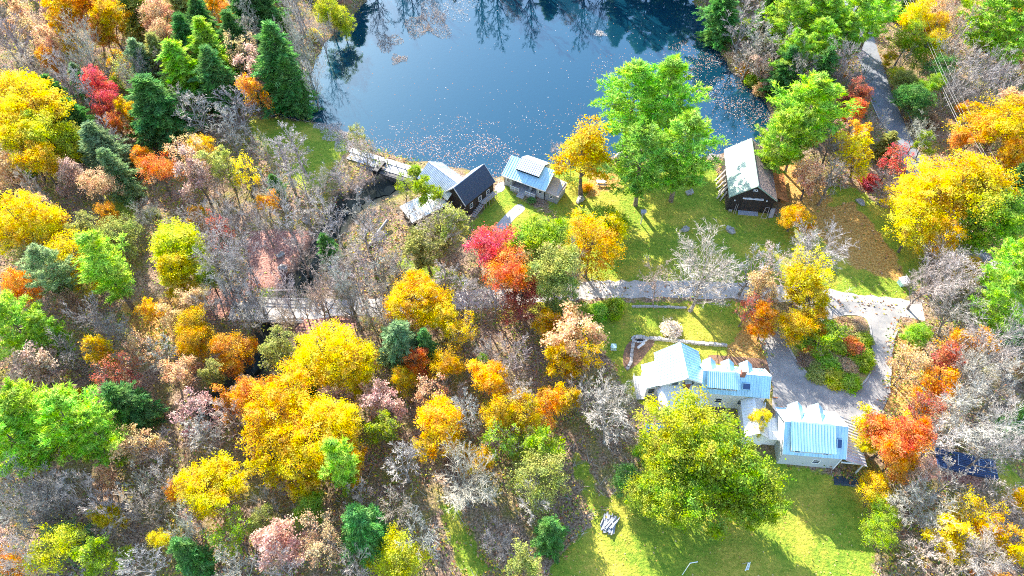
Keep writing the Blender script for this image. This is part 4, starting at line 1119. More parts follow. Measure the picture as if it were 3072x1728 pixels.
def thinleaf(seed, H=13, R=4.5, frac=.5, per=5, leaf=.24, style="round"):
    wood, tw, tips = skeleton(seed, H, R, style, (11, 6, 5, 2), .25)
    rs = np.random.default_rng(seed); r = random.Random(seed)
    keep = [t for t in tips if r.random() < frac + .25 * math.sin(t[0].x * .9 + seed) * math.sin(t[0].y * .8 + t[0].z * .5)]
    c = np.array([t[0] for t in keep]); k = np.repeat(np.arange(len(c)), per); n = len(k)
    pos = c[k] + rs.normal(size=(n, 3)) * .34
    nr = norm_rows(rs.normal(size=(n, 3)) * .7 + np.array([0, 0, .7]))
    crown = np_mesh("crown", leaf_quads(pos, nr, leaf * rs.uniform(.6, 1.4, n), rs), 4, M['leaf'])
    return wood, tw, crown


def pine(seed, H=22, R=5, lo=.28, whorl=.85):
    r = random.Random(seed); rs = np.random.default_rng(seed); mb = MB()
    p = Vector((0, 0, -.3)); q = Vector((0, 0, 1)); tp = []; m = 9
    for i in range(m + 1): tp.append(p.copy()); q = (q + jit(r, .035) + Vector((0, 0, .4))).normalized(); p = p + q * (H + .3) / m
    rad0 = [(.014 * H + .06) * (1 - .93 * i / m) for i in range(m + 1)]; mb.tube(tp, rad0, 7)
    cen, dirs, cs = [], [], []; z = H * lo; g = r.uniform(0, 6)
    side = [1 + .28 * math.sin(a + r.uniform(0, 6)) for a in range(6)]
    while z < H * .985:
        u = (z / H - lo) / (1 - lo); prof = (.62 + .75 * u if u < .42 else .935 * (1 - (u - .42) / .58) ** .75 + .1)
        for k in range(r.choice((3, 4, 4, 5))):
            g += 6.283 / 4.3 + r.uniform(-.5, .5); L = R * prof * r.uniform(.62, 1.2)
            if r.random() < .12: L *= 1.3
            el = r.uniform(-.02, .22) + .55 * u ** 2
            t = min((z + .3) / (H + .3), .999) * m; i = int(t); b = tp[i].lerp(tp[i + 1], t - i)
            d = Vector((math.cos(g) * math.cos(el), math.sin(g) * math.cos(el), math.sin(el))); s = Vector((-math.sin(g), math.cos(g), 0))
            e1 = b + d * L * .55; e2 = b + d * L + Vector((0, 0, .14 * L))
            rr = max(.035, rad0[i] * .32); mb.tube([b, e1, e2], [rr, rr * .6, .015], 4)
            nt = int(5 + L * 2.1)
            for j in range(nt):
                f = .28 + .72 * (j + r.random()) / nt; w_ = .30 * L * (1 - .45 * f) * r.uniform(-1, 1)
                c = (b.lerp(e1, f / .55) if f < .55 else e1.lerp(e2, (f - .55) / .45)) + s * w_ + Vector((0, 0, r.uniform(-.05, .22)))
                cen.append(c); dirs.append((d * .8 + s * (w_ / (L * .3 + .01)) * .5 + Vector((0, 0, .55))).normalized()); cs.append(r.uniform(.42, .72))
        z += whorl * r.uniform(.7, 1.25)
    per = 17; c = np.array(cen); dd = np.array(dirs); cs = np.array(cs); k = np.repeat(np.arange(len(c)), per); n = len(k)
    ax = norm_rows(dd[k] * .55 + rs.normal(size=(n, 3)) * .62 + np.array([0, 0, .15])); L = (cs[k] * rs.uniform(.7, 1.2, n))[:, None]
    o = c[k] + rs.normal(size=(n, 3)) * .16; b = norm_rows(np.cross(ax, rs.normal(size=(n, 3)))); wd = (.075 * rs.uniform(.7, 1.4, n))[:, None]
    v = np.stack([o - b * wd, o + b * wd, o + ax * L + b * wd * .25, o + ax * L - b * wd * .25], 1).reshape(-1, 3)
    return mb.mesh("trunk", M['bark']), np_mesh("needles", v, 4, M['needle'])


def spruce(seed, H=16, R=3.6, lo=.06):
    r = random.Random(seed); rs = np.random.default_rng(seed); mb = MB()
    mb.tube([(0, 0, -.3), (r.uniform(-.1, .1), 0, H * .5), (0, 0, H)], [.014 * H + .05, .009 * H, .02], 6)
    c, ax0, sz = [], [], []; z = H * lo; g = 0
    while z < H * .99:
        u = z / H; lump = .72 + .5 * r.random(); L0 = R * (1 - u ** 1.5) ** .85 * (1 if u > .15 else .6 + u * 2.6) * lump + .2
        for k in range(6 if u < .8 else 4):
            g += 1.05 + r.uniform(-.35, .35); L = L0 * r.uniform(.5, 1.2) * (1 + .22 * math.sin(2 * g + seed) * math.sin(z * .9 + seed)); d = Vector((math.cos(g), math.sin(g), -.22 + .6 * u)); s = Vector((-math.sin(g), math.cos(g), 0))
            b = Vector((0, 0, z)); mb.tube([b, b + d * L * .9], [.04, .012], 3)
            nt = int(4 + L * 4)
            for j in range(nt):
                f = .25 + .78 * (j + r.random()) / nt; w_ = .38 * L * (1.05 - f) * r.uniform(-1, 1)
                c.append(b + d * L * f + s * w_ + Vector((0, 0, -.12 * L * f * f + r.uniform(-.08, .08)))); ax0.append((d + s * w_ * .7 + Vector((0, 0, .05)))); sz.append(r.uniform(.4, .75))
        z += max(.32, .62 * (1 - u)) * r.uniform(.7, 1.3)
    per = 8; c = np.array(c); a0 = norm_rows(np.array(ax0)); sz = np.array(sz); k = np.repeat(np.arange(len(c)), per); n = len(k)
    ax = norm_rows(a0[k] + rs.normal(size=(n, 3)) * np.array([.6, .6, .28])); up = norm_rows(np.array([0, 0, 1.0]) + rs.normal(size=(n, 3)) * .35)
    b = norm_rows(np.cross(ax, up)); L = (sz[k] * rs.uniform(.6, 1.2, n))[:, None]; wd = (.07 * rs.uniform(.7, 1.5, n))[:, None]; o = c[k] + rs.normal(size=(n, 3)) * .09
    v = np.stack([o - b * wd, o + b * wd, o + ax * L + b * wd * .4, o + ax * L - b * wd * .4], 1).reshape(-1, 3)
    return mb.mesh("trunk", M['bark']), np_mesh("needles", v, 4, M['needle'])


def shrub(seed, H=2.4, R=1.6, n=4600, leaf=.15):
    rs = np.random.default_rng(seed); r = random.Random(seed); mb = MB()
    k = 16; d = norm_rows(rs.normal(size=(k, 3))); d[:, 2] = np.abs(d[:, 2]); cc = d * rs.uniform(.5, .9, (k, 1)) * np.array([R, R, H * .8]) + np.array([0, 0, H * .15])
    for j in range(k): mb.tube([(r.uniform(-.15, .15), r.uniform(-.15, .15), -.1), tuple(cc[j] * np.array([.45, .45, .6])), tuple(cc[j])], [.05, .03, .01], 3)
    i = rs.integers(0, k, n); o = norm_rows(rs.normal(size=(n, 3))) * (rs.uniform(0, 1, n) ** .5)[:, None] * R * .42
    pos = cc[i] + o + rs.normal(size=(n, 3)) * R * .12; pos[:, 2] = np.abs(pos[:, 2]) + .05; nr = norm_rows(o / R + np.array([0, 0, .6]) + rs.normal(size=(n, 3)) * .5)
    return mb.mesh("stem", M['bark']), np_mesh("foliage", leaf_quads(pos, nr, leaf * rs.uniform(.6, 1.4, n), rs), 4, M['leaf'])


PROTO = {}
def protos():
    PROTO['mp'] = [leafy(11, 14, 5, .18, 190, 100, .185, 5, .16), leafy(12, 14, 5, .2, 150, 90, .185, 6, .17, .15), leafy(13, 14, 5, .2, 200, 85, .17, 4, .15, .1), leafy(14, 15, 5, .2, 130, 95, .19, 7, .17, .25),
                   leafy(15, 14, 5, .16, 170, 110, .18, 5, .17), leafy(16, 14, 5, .22, 120, 80, .185, 6, .16, .35), leafy(17, 14, 5, .18, 210, 85, .175, 7, .15, .1)]
    PROTO['mb'] = [leafy(s_, 17, 8, .16, nc, 92, .22, lb, .12, lo_) for s_, nc, lb, lo_ in ((25, 330, 8, .08), (26, 280, 7, .2), (27, 300, 9, .12))]
    PROTO['ov'] = [leafy(21, 16, 3.6, .14, 210, 70, .19, 6, .17, .2)]
    PROTO['th'] = []
    for s, f, pp, st in ((31, .62, 6, "round"), (32, .45, 6, "vase"), (33, .75, 7, "round"), (34, .35, 6, "wide")):
        wd, tw, cr = thinleaf(s, 13, 4.5, f, pp, .25, st)
        PROTO['th'].append((wd.mesh("trunk", M['bark']), cr, tw.mesh("branches", M['twig'])))
    PROTO['br'] = []
    for s, st, kd in ((41, "round", (13, 7, 6, 2)), (42, "vase", (11, 7, 6, 3)), (43, "round", (12, 7, 5, 3)), (44, "fan", (12, 7, 6, 2)), (45, "vase", (9, 7, 6, 3)), (46, "fan", (13, 7, 5, 3)), (48, "round", (10, 6, 6, 3))):
        wd, tw, _ = skeleton(s, 14, 4.6, st, kd); PROTO['br'].append((wd.mesh("trunk", M['twig']), tw.mesh("branches", M['twig']), None))
    PROTO['bv'] = []
    for s, st in ((91, "fan"), (92, "round"), (93, "vase")):
        wd, tw, _ = skeleton(s, 18, 7, st, (16, 8, 7, 4), .2, .026); PROTO['bv'].append((wd.mesh("trunk", M['twig']), tw.mesh("branches", M['twig']), None))
    PROTO['bn'] = []
    for s in (51, 52):
        wd, tw, _ = skeleton(s, 14, 3.0, "narrow", (20, 6, 5, 3), .2); PROTO['bn'].append((wd.mesh("trunk", M['twig']), tw.mesh("branches", M['twig']), None))
    PROTO['pn'] = [pine(s) for s in (61, 62, 63)]
    PROTO['ps'] = [pine(64, 20, 3.0, .3, .95)]
    PROTO['hk'] = [spruce(s) for s in (71, 72, 73)]
    PROTO['sh'] = [shrub(s) for s in (81, 82, 83)]
protos()
DIM = {'mp': (14, 5, .58), 'ov': (16, 3.6, .55), 'th': (13, 4.7, .6), 'br': (14, 5.2, .6), 'bn': (14, 3.2, .55), 'pn': (22, 5, .62), 'ps': (20, 3, .6), 'hk': (16, 3.6, .42), 'sh': (2.4, 1.8, .5)}

def true_size(pr, kind):
    me = pr[1]; co = np.empty(len(me.vertices) * 3, np.float32); me.vertices.foreach_get("co", co); co = co.reshape(-1, 3)
    if kind in ('br', 'bn', 'bv', 'th'): co = co[co[:, 2] > 2]
    rad = np.hypot(co[:, 0], co[:, 1]); return float(co[:, 2].max()), float(np.percentile(rad, 92)), float((np.percentile(co[:, 2], 6) + np.percentile(co[:, 2], 97)) / 2)


SIZE = {k: [true_size(p_, k) for p_ in v] for k, v in PROTO.items()}

CC = {'Y': (.82, .66, .03), 'G': (.82, .54, .03), 'O': (.80, .40, .05), 'PO': (.80, .55, .29), 'R': (.72, .14, .11), 'RR': (.54, .18, .11), 'RO': (.78, .28, .07), 'LY': (.66, .67, .05),
      'YG': (.37, .49, .045), 'GN': (.36, .57, .065), 'PG': (.29, .52, .07), 'DG': (.15, .33, .085), 'BG': (.27, .39, .17), 'OL': (.42, .44, .12), 'PK': (.70, .48, .39), 'BR': (.50, .35, .24),
      'W': (1.0, .965, .91), 'GY': (.86, .82, .77), 'DK': (.6, .57, .52), 'WM': (1.08, .95, .84), 'TN': (.98, .86, .68)}
CN = {'Y': 'bright yellow', 'G': 'golden', 'O': 'orange', 'PO': 'pale orange', 'R': 'bright red', 'RR': 'rust red', 'RO': 'red orange', 'LY': 'lemon yellow', 'YG': 'yellow green', 'GN': 'fresh green', 'PG': 'deep green', 'DG': 'dark green',
      'BG': 'blue green', 'OL': 'olive', 'PK': 'dusty pink', 'BR': 'brown', 'W': 'whitish', 'GY': 'grey', 'DK': 'dark grey', 'WM': 'pinkish grey', 'TN': 'tan'}
KN = {'mb': ('leafy_tree', 'wide leafy tree', 'tree'), 'bv': ('bare_tree', 'spreading leafless tree', 'tree'), 'mp': ('leafy_tree', 'leafy tree', 'tree'), 'ov': ('leafy_tree', 'tall oval tree', 'tree'), 'th': ('thinning_tree', 'half bare tree', 'tree'), 'br': ('bare_tree', 'leafless tree', 'tree'), 'bn': ('bare_tree', 'slim leafless tree', 'tree'),
      'pn': ('pine_tree', 'feathery pine', 'pine tree'), 'ps': ('pine_tree', 'slender pine', 'pine tree'), 'hk': ('spruce_tree', 'cone-shaped evergreen', 'evergreen'), 'sh': ('shrub', 'rounded shrub', 'shrub')}

# kind, u, v of the crown's middle in the photo, half width in photo pixels, height in metres, colour
T = """
br 40 100 62 16 GY;br 75 175 60 15 WM;br 25 240 60 14 GY;th 45 35 48 14 PO;th 80 80 42 13 PO;th 130 130 42 13 PO;th 150 165 34 11 O
mp 180 30 58 16 G;mp 250 15 60 16 O;mp 322 55 48 15 G;mp 300 95 38 13 O;br 230 105 60 16 W;br 255 170 50 15 W;mp 468 45 60 15 PO;mp 492 100 46 13 PO
hk 400 25 50 15 OL;mp 655 8 36 14 O;mp 686 55 34 12 O;hk 745 45 55 18 DG;hk 715 120 48 16 DG;hk 600 85 48 17 DG;hk 560 130 45 16 DG;hk 545 40 48 16 OL;hk 620 160 58 18 GN
hk 555 215 56 17 GN;hk 640 235 52 17 DG;th 728 160 50 14 PO;th 748 212 48 14 PK;th 752 265 42 13 O;th 365 215 42 12 OL;br 400 200 46 14 GY;hk 480 180 46 15 OL;hk 430 200 44 15 BG
mp 284 248 44 13 R;mp 320 322 42 12 R;mp 352 368 30 10 RO;th 385 322 34 10 G;hk 470 330 78 17 DG;br 578 320 62 13 W;br 705 308 55 13 W;br 680 372 60 14 W;sh 628 310 13 3 R
mp 85 325 108 18 Y;mp 30 290 60 17 Y;mp 135 405 72 16 LY;mp 55 430 74 16 Y;mp 125 492 58 14 G;th 20 500 50 14 PO;hk 305 450 58 15 BG;hk 350 525 44 13 BG;mp 465 500 54 12 RO;th 575 455 54 13 PO;mp 622 440 34 11 G
th 590 520 62 13 PK;th 668 480 52 13 OL;th 722 505 42 12 Y;mp 290 548 48 12 PO;th 205 515 44 12 PK;hk 200 400 40 12 DG;hk 235 360 38 12 DG;hk 175 300 36 13 DG
hk 828 200 68 22 DG;hk 880 250 40 17 DG;hk 800 35 52 19 DG;br 885 55 52 20 W;br 900 130 55 19 W;br 925 205 44 17 W;br 870 110 44 18 GY;mp 985 18 40 14 LY;mp 1020 40 30 12 LY;br 960 70 40 16 GY;sh 943 100 19 3 Y
bn 888 428 44 13 W;bn 850 470 40 12 W;br 795 440 44 12 W;br 1005 520 46 9 W;br 1062 545 44 9 W;br 950 560 46 10 W;sh 1243 508 22 2.5 YG;th 1290 575 46 10 YG;br 905 530 50 12 GY;th 1210 560 36 7 YG
pn 1893 285 92 23 PG;pn 2015 262 84 25 PG;ov 1757 452 82 20 Y;pn 1935 470 88 21 PG;pn 2052 447 86 22 PG;br 1672 445 26 7 GY;bn 1700 470 20 6 GY;sh 1760 560 16 2 G
hk 2172 30 52 18 DG;br 2235 60 62 17 GY;br 2285 115 62 16 W;br 2250 150 50 13 WM;sh 2205 168 26 3 PO;sh 2235 205 26 3 O;sh 2262 238 24 3 YG;sh 2285 262 22 3 PO;sh 2245 180 24 3 G;sh 2215 145 20 3 PK;th 2300 195 40 9 PK
pn 2370 55 62 18 GN;pn 2425 35 62 18 GN;pn 2485 60 60 18 GN;pn 2560 45 62 18 GN;pn 2632 30 52 17 GN;pn 2445 125 55 17 GN;pn 2545 115 50 16 GN;br 2340 130 62 15 W;br 2420 190 52 15 GY;hk 2465 225 44 15 DG;br 2560 170 56 17 GY;pn 2395 165 50 16 GN;hk 2360 220 42 14 DG;hk 2310 60 40 15 DG
pn 2440 312 98 21 GN;pn 2345 425 66 18 GN;pn 2405 400 56 17 GN;mp 2567 285 42 12 RR;mp 2562 335 32 10 RO;th 2598 450 64 13 Y;th 2682 468 46 11 R;br 2765 385 52 10 W;br 2500 440 50 12 DK;th 2440 520 52 12 PO;br 2500 520 52 13 TN;th 2775 430 30 8 YG
br 2672 548 42 9 GY;sh 2615 540 26 3 R;mp 2735 285 50 8 DG;mp 2712 235 34 7 OL;mp 2760 320 34 7 DG;mp 2728 110 50 13 YG;mp 2696 222 28 6 LY;mp 2672 172 22 5 Y;mp 2762 40 48 15 Y;mp 2806 82 36 13 G;mp 2816 132 32 12 Y;th 2822 8 40 14 PO;mp 2815 200 44 10 DG;mp 2770 150 44 11 YG;mp 2790 255 36 8 GN;sh 2800 360 24 3 BR
br 2872 60 62 17 TN;br 2892 150 72 16 W;br 2870 252 56 15 GY;pn 3000 45 84 22 GN;pn 3060 90 60 20 GN;br 2992 190 64 18 W;br 3042 262 64 17 W;br 2975 315 62 14 W;br 2930 230 54 16 GY;th 2930 20 50 16 PO
mp 3012 375 112 17 G;mp 2928 402 50 13 O;mp 3052 318 52 14 PO;mp 2880 545 128 17 Y;mp 2800 600 100 16 Y;mp 2760 660 70 13 Y;mp 2950 590 84 16 LY;mp 2830 700 60 12 G;mp 2990 660 76 15 GN;mp 3055 640 56 15 GN;mp 2920 715 42 10 YG;hk 3050 540 40 14 DG;mp 3050 470 40 13 G
pn 3045 790 66 17 GN;pn 3040 905 72 18 GN;br 2790 838 80 13 W;br 2900 835 82 14 W;br 2880 925 72 13 W;br 2835 770 54 12 GY;mp 2752 1000 40 5 GN;th 2890 1012 62 12 O;th 2742 1085 60 11 PO;th 2858 1078 50 12 RR;br 3000 1050 92 18 W;br 3050 1140 62 17 W;br 2950 1130 76 17 W;th 2800 1150 60 12 O
mp 2385 645 46 7 G;mp 2420 690 24 4 G;br 2455 740 82 14 W;th 2442 815 74 13 Y;mp 2410 842 56 11 Y;mp 2385 975 56 8 G;mp 2425 905 60 9 Y;mp 2450 960 46 7 G;th 2480 1010 50 7 YG
sh 2490 1085 36 1.6 GN;sh 2540 975 30 1.4 PO;sh 2562 1040 34 1.5 RO;sh 2592 1085 32 1.7 YG;sh 2500 1132 34 1.4 LY;sh 2455 1120 30 1.3 OL;sh 2540 1100 30 1.4 PO;sh 2555 1145 32 1.5 YG;sh 2590 1020 28 1.4 YG;sh 2425 1080 28 1.2 BR;sh 2575 970 26 1.3 BR;sh 2510 1040 32 1.6 YG
br 2312 800 62 13 WM;br 2255 790 66 14 W;th 2292 850 56 12 PO;th 2242 920 46 9 RR;mp 2288 988 34 5 O;th 2300 935 40 9 O
mp 1495 745 84 15 R;mp 1545 800 82 16 RO;mp 1560 900 66 11 RR;mp 1625 725 80 15 YG;mp 1650 815 84 15 OL;mp 1662 890 62 12 OL;mp 1770 735 84 13 G;th 1820 700 60 11 Y;th 1755 690 58 12 Y;mp 1838 662 50 7 YG;br 1730 795 44 13 W
br 2110 815 112 17 W;br 700 885 56 12 GY;br 770 880 56 12 W;br 850 868 56 12 GY;br 945 885 54 12 WM;br 1040 905 50 12 GY;br 1130 885 52 13 GY;br 1400 870 50 12 W;br 1480 880 40 11 GY;br 1980 835 52 12 WM;br 620 905 50 12 GY;sh 1842 922 34 3 YG;sh 1800 935 26 2.6 GN;th 1732 958 76 13 PO;th 1722 1022 70 12 PO;th 1762 1062 62 11 G;br 1552 1068 60 12 W;th 1640 985 50 10 G;sh 2010 985 30 2 TN;th 1690 1090 56 11 G
mp 65 655 88 16 Y;mp 142 682 42 13 Y;th 130 622 42 12 PO;th 228 680 52 11 OL;mp 320 650 34 10 O;mp 348 705 52 11 OL;mp 235 770 76 14 Y;mp 520 752 86 13 LY;mp 535 812 60 12 Y;mp 622 830 36 10 YG;pn 140 815 58 17 BG;ps 310 800 62 20 GN;mp 45 860 42 13 O
pn 60 960 82 18 GN;pn 150 1000 44 14 GN;br 410 872 46 8 DK;th 555 892 42 11 PO;mp 575 972 50 11 G;mp 570 1035 46 11 G;br 602 700 80 14 GY;br 690 640 72 14 GY;br 650 782 80 14 GY;br 725 752 66 14 GY;th 655 692 42 12 RR;br 702 842 66 11 DK;mp 685 1035 66 11 O
th 300 1062 44 12 G;th 90 1092 82 14 PK;br 200 1072 72 14 DK;th 350 1112 62 11 RR;th 522 1112 60 11 PO;th 620 1110 42 11 OL;br 260 960 60 14 GY;br 480 1060 56 12 GY;th 420 1040 50 11 PO
br 860 640 52 15 GY;br 922 620 52 15 GY;br 1000 642 62 15 GY;br 1082 650 60 14 GY;br 882 720 54 15 WM;br 1300 690 80 13 TN;th 1330 660 66 12 OL;th 1280 740 70 12 OL;br 1000 792 70 14 GY;br 1062 802 72 14 GY;br 962 872 66 12 GY;br 1102 722 62 15 GY;br 1152 800 62 13 GY;br 1205 790 50 13 GY;bn 1342 830 50 13 GY;bn 1040 850 44 20 GY;br 780 640 56 14 GY;br 830 560 50 13 W
mp 1250 895 88 13 G;mp 1332 952 60 11 Y;mp 980 1060 112 15 Y;mp 1072 1115 70 12 Y;hk 1202 1032 58 13 BG;hk 1272 1042 34 11 DG;mp 1250 1090 42 9 RO;mp 1212 1135 36 8 Y;mp 1337 1090 50 10 G;th 1382 1005 52 11 G;th 812 1042 62 12 OL;br 1440 880 50 12 W;mp 1440 1092 26 5 GN;br 1492 1060 62 11 W;mp 1470 1140 58 11 G;br 1120 930 56 15 GY;br 900 900 50 11 W;br 740 930 60 10 W;br 1180 960 46 14 GY
pn 100 1265 98 19 GN;pn 200 1280 88 19 GN;pn 295 1295 62 17 GN;pn 40 1335 74 18 GN;hk 380 1212 56 13 DG;th 410 1312 66 11 PO;br 470 1342 62 12 DK;th 602 1222 72 11 PK;br 682 1262 62 12 WM;br 130 1500 74 15 GY;br 55 1560 74 16 GY;br 160 1440 66 14 DK;br 250 1490 70 13 WM;br 330 1530 66 13 GY;br 422 1525 66 12 WM;br 482 1470 66 12 GY;br 60 1660 70 16 GY;br 20 1450 60 15 GY
mp 640 1455 90 13 Y;mp 322 1552 36 9 Y;mp 155 1650 76 12 LY;th 300 1440 34 9 PO;mp 515 1475 28 8 O;br 560 1600 52 12 W;mp 470 1622 30 8 Y;th 300 1680 60 12 YG;br 402 1690 62 13 W;hk 570 1670 42 11 DG;br 700 1705 60 12 W;th 700 1612 62 10 YG;th 560 1540 46 10 PK
mp 850 1245 108 16 G;mp 952 1292 108 16 Y;mp 1000 1268 70 15 Y;mp 830 1372 80 13 Y;mp 912 1412 70 13 Y;mp 1052 1400 46 12 G;mp 760 1180 54 12 O;ps 1010 1372 46 20 GN;mp 1332 1270 76 12 G;th 1125 1292 58 11 YG;mp 1500 1240 56 11 G;th 1480 1312 60 10 GN;br 1392 1440 100 15 W;br 1202 1370 62 13 W;th 1428 1370 52 9 G;hk 1095 1580 62 16 DG;mp 1195 1680 80 11 LY
br 1182 1500 60 12 WM;br 1262 1590 70 13 W;th 850 1640 80 12 PK;th 990 1612 72 12 PO;br 1052 1700 60 12 WM;br 812 1500 60 11 DK;mp 925 1530 50 8 GN;br 850 1700 66 12 W;br 1492 1612 62 9 GY;mp 790 1560 46 8 OL;th 1150 1180 60 11 PK;th 1040 1200 50 10 BR;th 1290 1180 56 11 PO
br 1830 1250 90 14 W;mp 2085 1300 125 16 LY;mp 2165 1415 160 16 YG;mp 2060 1440 110 13 YG;mp 2288 1258 32 8 Y;mp 1990 1475 96 11 YG;mp 2250 1480 96 12 YG;mp 2030 1360 110 15 YG;mp 1935 1355 42 5 GN;mp 1895 1445 50 5 DG;mp 1612 1440 80 10 OL;br 1600 1505 60 10 W;th 1640 1345 60 10 YG;mp 1560 1240 58 10 Y;th 1652 1212 48 10 O;th 1560 1340 50 9 YG;th 1690 1180 46 10 G;br 1740 1180 50 11 W;br 1960 1250 44 8 GY
mp 2680 1308 80 12 RO;th 2622 1282 52 9 Y;th 2802 1222 52 11 RR;mp 2604 1345 26 5 Y;mp 2692 1372 56 10 O;th 2752 1385 42 8 PK;br 2915 1245 102 17 W;br 3012 1315 90 17 W;br 2828 1310 60 14 W;mp 2632 1460 54 5.5 G;mp 2640 1592 54 5 YG;mp 2650 1535 40 5 YG;br 2772 1522 80 11 W;th 2845 1622 72 10 Y;th 2920 1530 62 10 Y;br 3000 1512 72 12 W;br 2962 1662 80 12 W;th 3040 1640 60 11 G;br 2860 1450 62 11 W;br 2780 1640 60 10 WM;th 2960 1590 50 10 G
"""
# trees just beyond the top of the picture, seen only in the pond: given by place (x, y), height, half width
FAR = [(-40, 193, 'br', 19, 5, 'GY'), (-30, 195, 'br', 20, 5, 'GY'), (-5, 194, 'bn', 23, 3.4, 'DK'), (0, 197, 'mp', 15, 3.5, 'BR'), (5, 193.5, 'bn', 24, 3.4, 'DK'), (-9, 195, 'bn', 22, 3.2, 'DK'), (22, 194, 'bn', 24, 3.5, 'DK'),
       (27, 194, 'br', 21, 5, 'DK'), (18, 197, 'mp', 16, 4, 'BR'), (33, 194, 'hk', 22, 4.5, 'DG'), (40, 193, 'pn', 23, 5, 'DG'), (46, 192, 'hk', 22, 5, 'DG'), (52, 192, 'pn', 22, 5, 'DG'), (58, 190, 'hk', 20, 4.5, 'DG'), (-48, 192, 'hk', 20, 5, 'DG'),
       (-55, 194, 'pn', 20, 5, 'OL'), (66, 194, 'pn', 21, 5, 'GN'), (80, 196, 'pn', 21, 5, 'GN'), (95, 198, 'br', 18, 5, 'GY'), (-75, 196, 'hk', 18, 4.5, 'DG'), (-95, 197, 'mp', 17, 5.5, 'O'), (-120, 198, 'mp', 16, 5.5, 'G'), (12, 203, 'hk', 18, 5, 'DG')]

LM = [("the pond's left bank", 960, 300), ("the lake cottage", 1590, 520), ("the old barn", 2250, 520), ("the old mill", 1370, 530), ("the dam", 1140, 490), ("the white house", 2060, 1090), ("the three dormers", 2210, 1120),
      ("the carriage house", 2450, 1330), ("the driveway island", 2500, 1080), ("the driveway mouth", 2640, 930), ("the road bend", 2660, 330), ("the lower road", 2790, 560), ("the red litter clearing", 850, 780), ("the lane bridge", 840, 940), ("the red maple", 1530, 770),
      ("the scarlet tree", 300, 280), ("the huge golden crown", 930, 1290), ("the lane's yellow dome", 980, 1060), ("the lumber pile", 1826, 1560), ("the dock stack", 2900, 1390),
      ("the bottom lawn", 2350, 1600), ("the dam's grass bank", 880, 420), ("the tall pair of pines", 1950, 280), ("the rusty lean-to", 2350, 530), ("the garden wall", 2030, 1024), ("the pale blue well house", 2706, 852),
      ("the mill annex", 1260, 620), ("the utility box", 1840, 1045), ("the gold grass lane", 1400, 1620), ("the slender pine", 1010, 1370), ("the big roadside yellows", 2870, 620), ("the carriage house maple", 2680, 1310),
      ("the bright pine stand", 150, 1280), ("the yellow giant", 80, 330), ("the lone orange maple", 465, 500), ("the lemon maple", 520, 750), ("the lone yellow dome", 640, 1460), ("the hemlock clump", 590, 180), ("the pond's right bank", 2240, 220),
      ("the overhead lines", 2800, 250), ("the wooded far corner", 3000, 150), ("the leafy corner", 3040, 700), ("the bare thicket", 3000, 1080), ("the gravel lane", 1850, 870), ("the canopy chairs", 1960, 1290), ("the orange ridge", 250, 30), ("the brown woods", 200, 1520), ("the tan path", 2960, 1400)]
NOT_SELF = 45
placed = []     # x, y, R, u, v, kind, colour, root
COUNT = {}


def variant(k0, kind): return (k0 * 7 + k0 // 3) % len(PROTO[kind])


def put(kind, x, y, H, R, col, u=None, v=None, filler=False):
    k0 = COUNT.get(kind, 0); COUNT[kind] = k0 + 1
    i_ = variant(k0, kind); pr = PROTO[kind][i_]
    h0, r0, _ = SIZE[kind][i_]; nm, noun, cat = KN[kind]
    root = link(nm, None, None, (x, y, ground_z(x, y) - .05)); root.empty_display_size = .5
    root.rotation_euler = (RNG.gauss(0, .035), RNG.gauss(0, .035), RNG.uniform(0, 6.28))
    root.scale = (R / r0, R / r0 * RNG.uniform(.9, 1.1), H / h0)
    c = CC[col]; jv = RNG.uniform(.85, 1.15)
    cj = tuple(max(0, q * jv * RNG.uniform(.94, 1.06)) for q in c)
    leaf_col = (*cj, 1)
    if kind in ('br', 'bn', 'bv'):
        for nm_, me in (("trunk", pr[0]), ("branches", pr[1])):
            o = link(nm_, me, root); o.color = leaf_col if nm_ == "branches" else tuple(q * .62 for q in leaf_col[:3]) + (1,)
    elif kind == 'th':
        for nm_, me, cc in (("trunk", pr[0], (1, 1, 1, 1)), ("branches", pr[2], (.85, .8, .76, 1)), ("crown", pr[1], leaf_col)):
            o = link(nm_, me, root); o.color = cc
    else:
        o = link("stem" if kind == 'sh' else "trunk", pr[0], root); o.color = (1, 1, 1, 1) if kind != 'pn' else (1.3, 1.25, 1.2, 1)
        o = link("foliage" if kind == 'sh' else ("needles" if kind in ('pn', 'ps', 'hk') else "crown"), pr[1], root); o.color = leaf_col
    root["category"] = cat
    placed.append([x, y, R, u, v, kind, col, root, H])
    return root


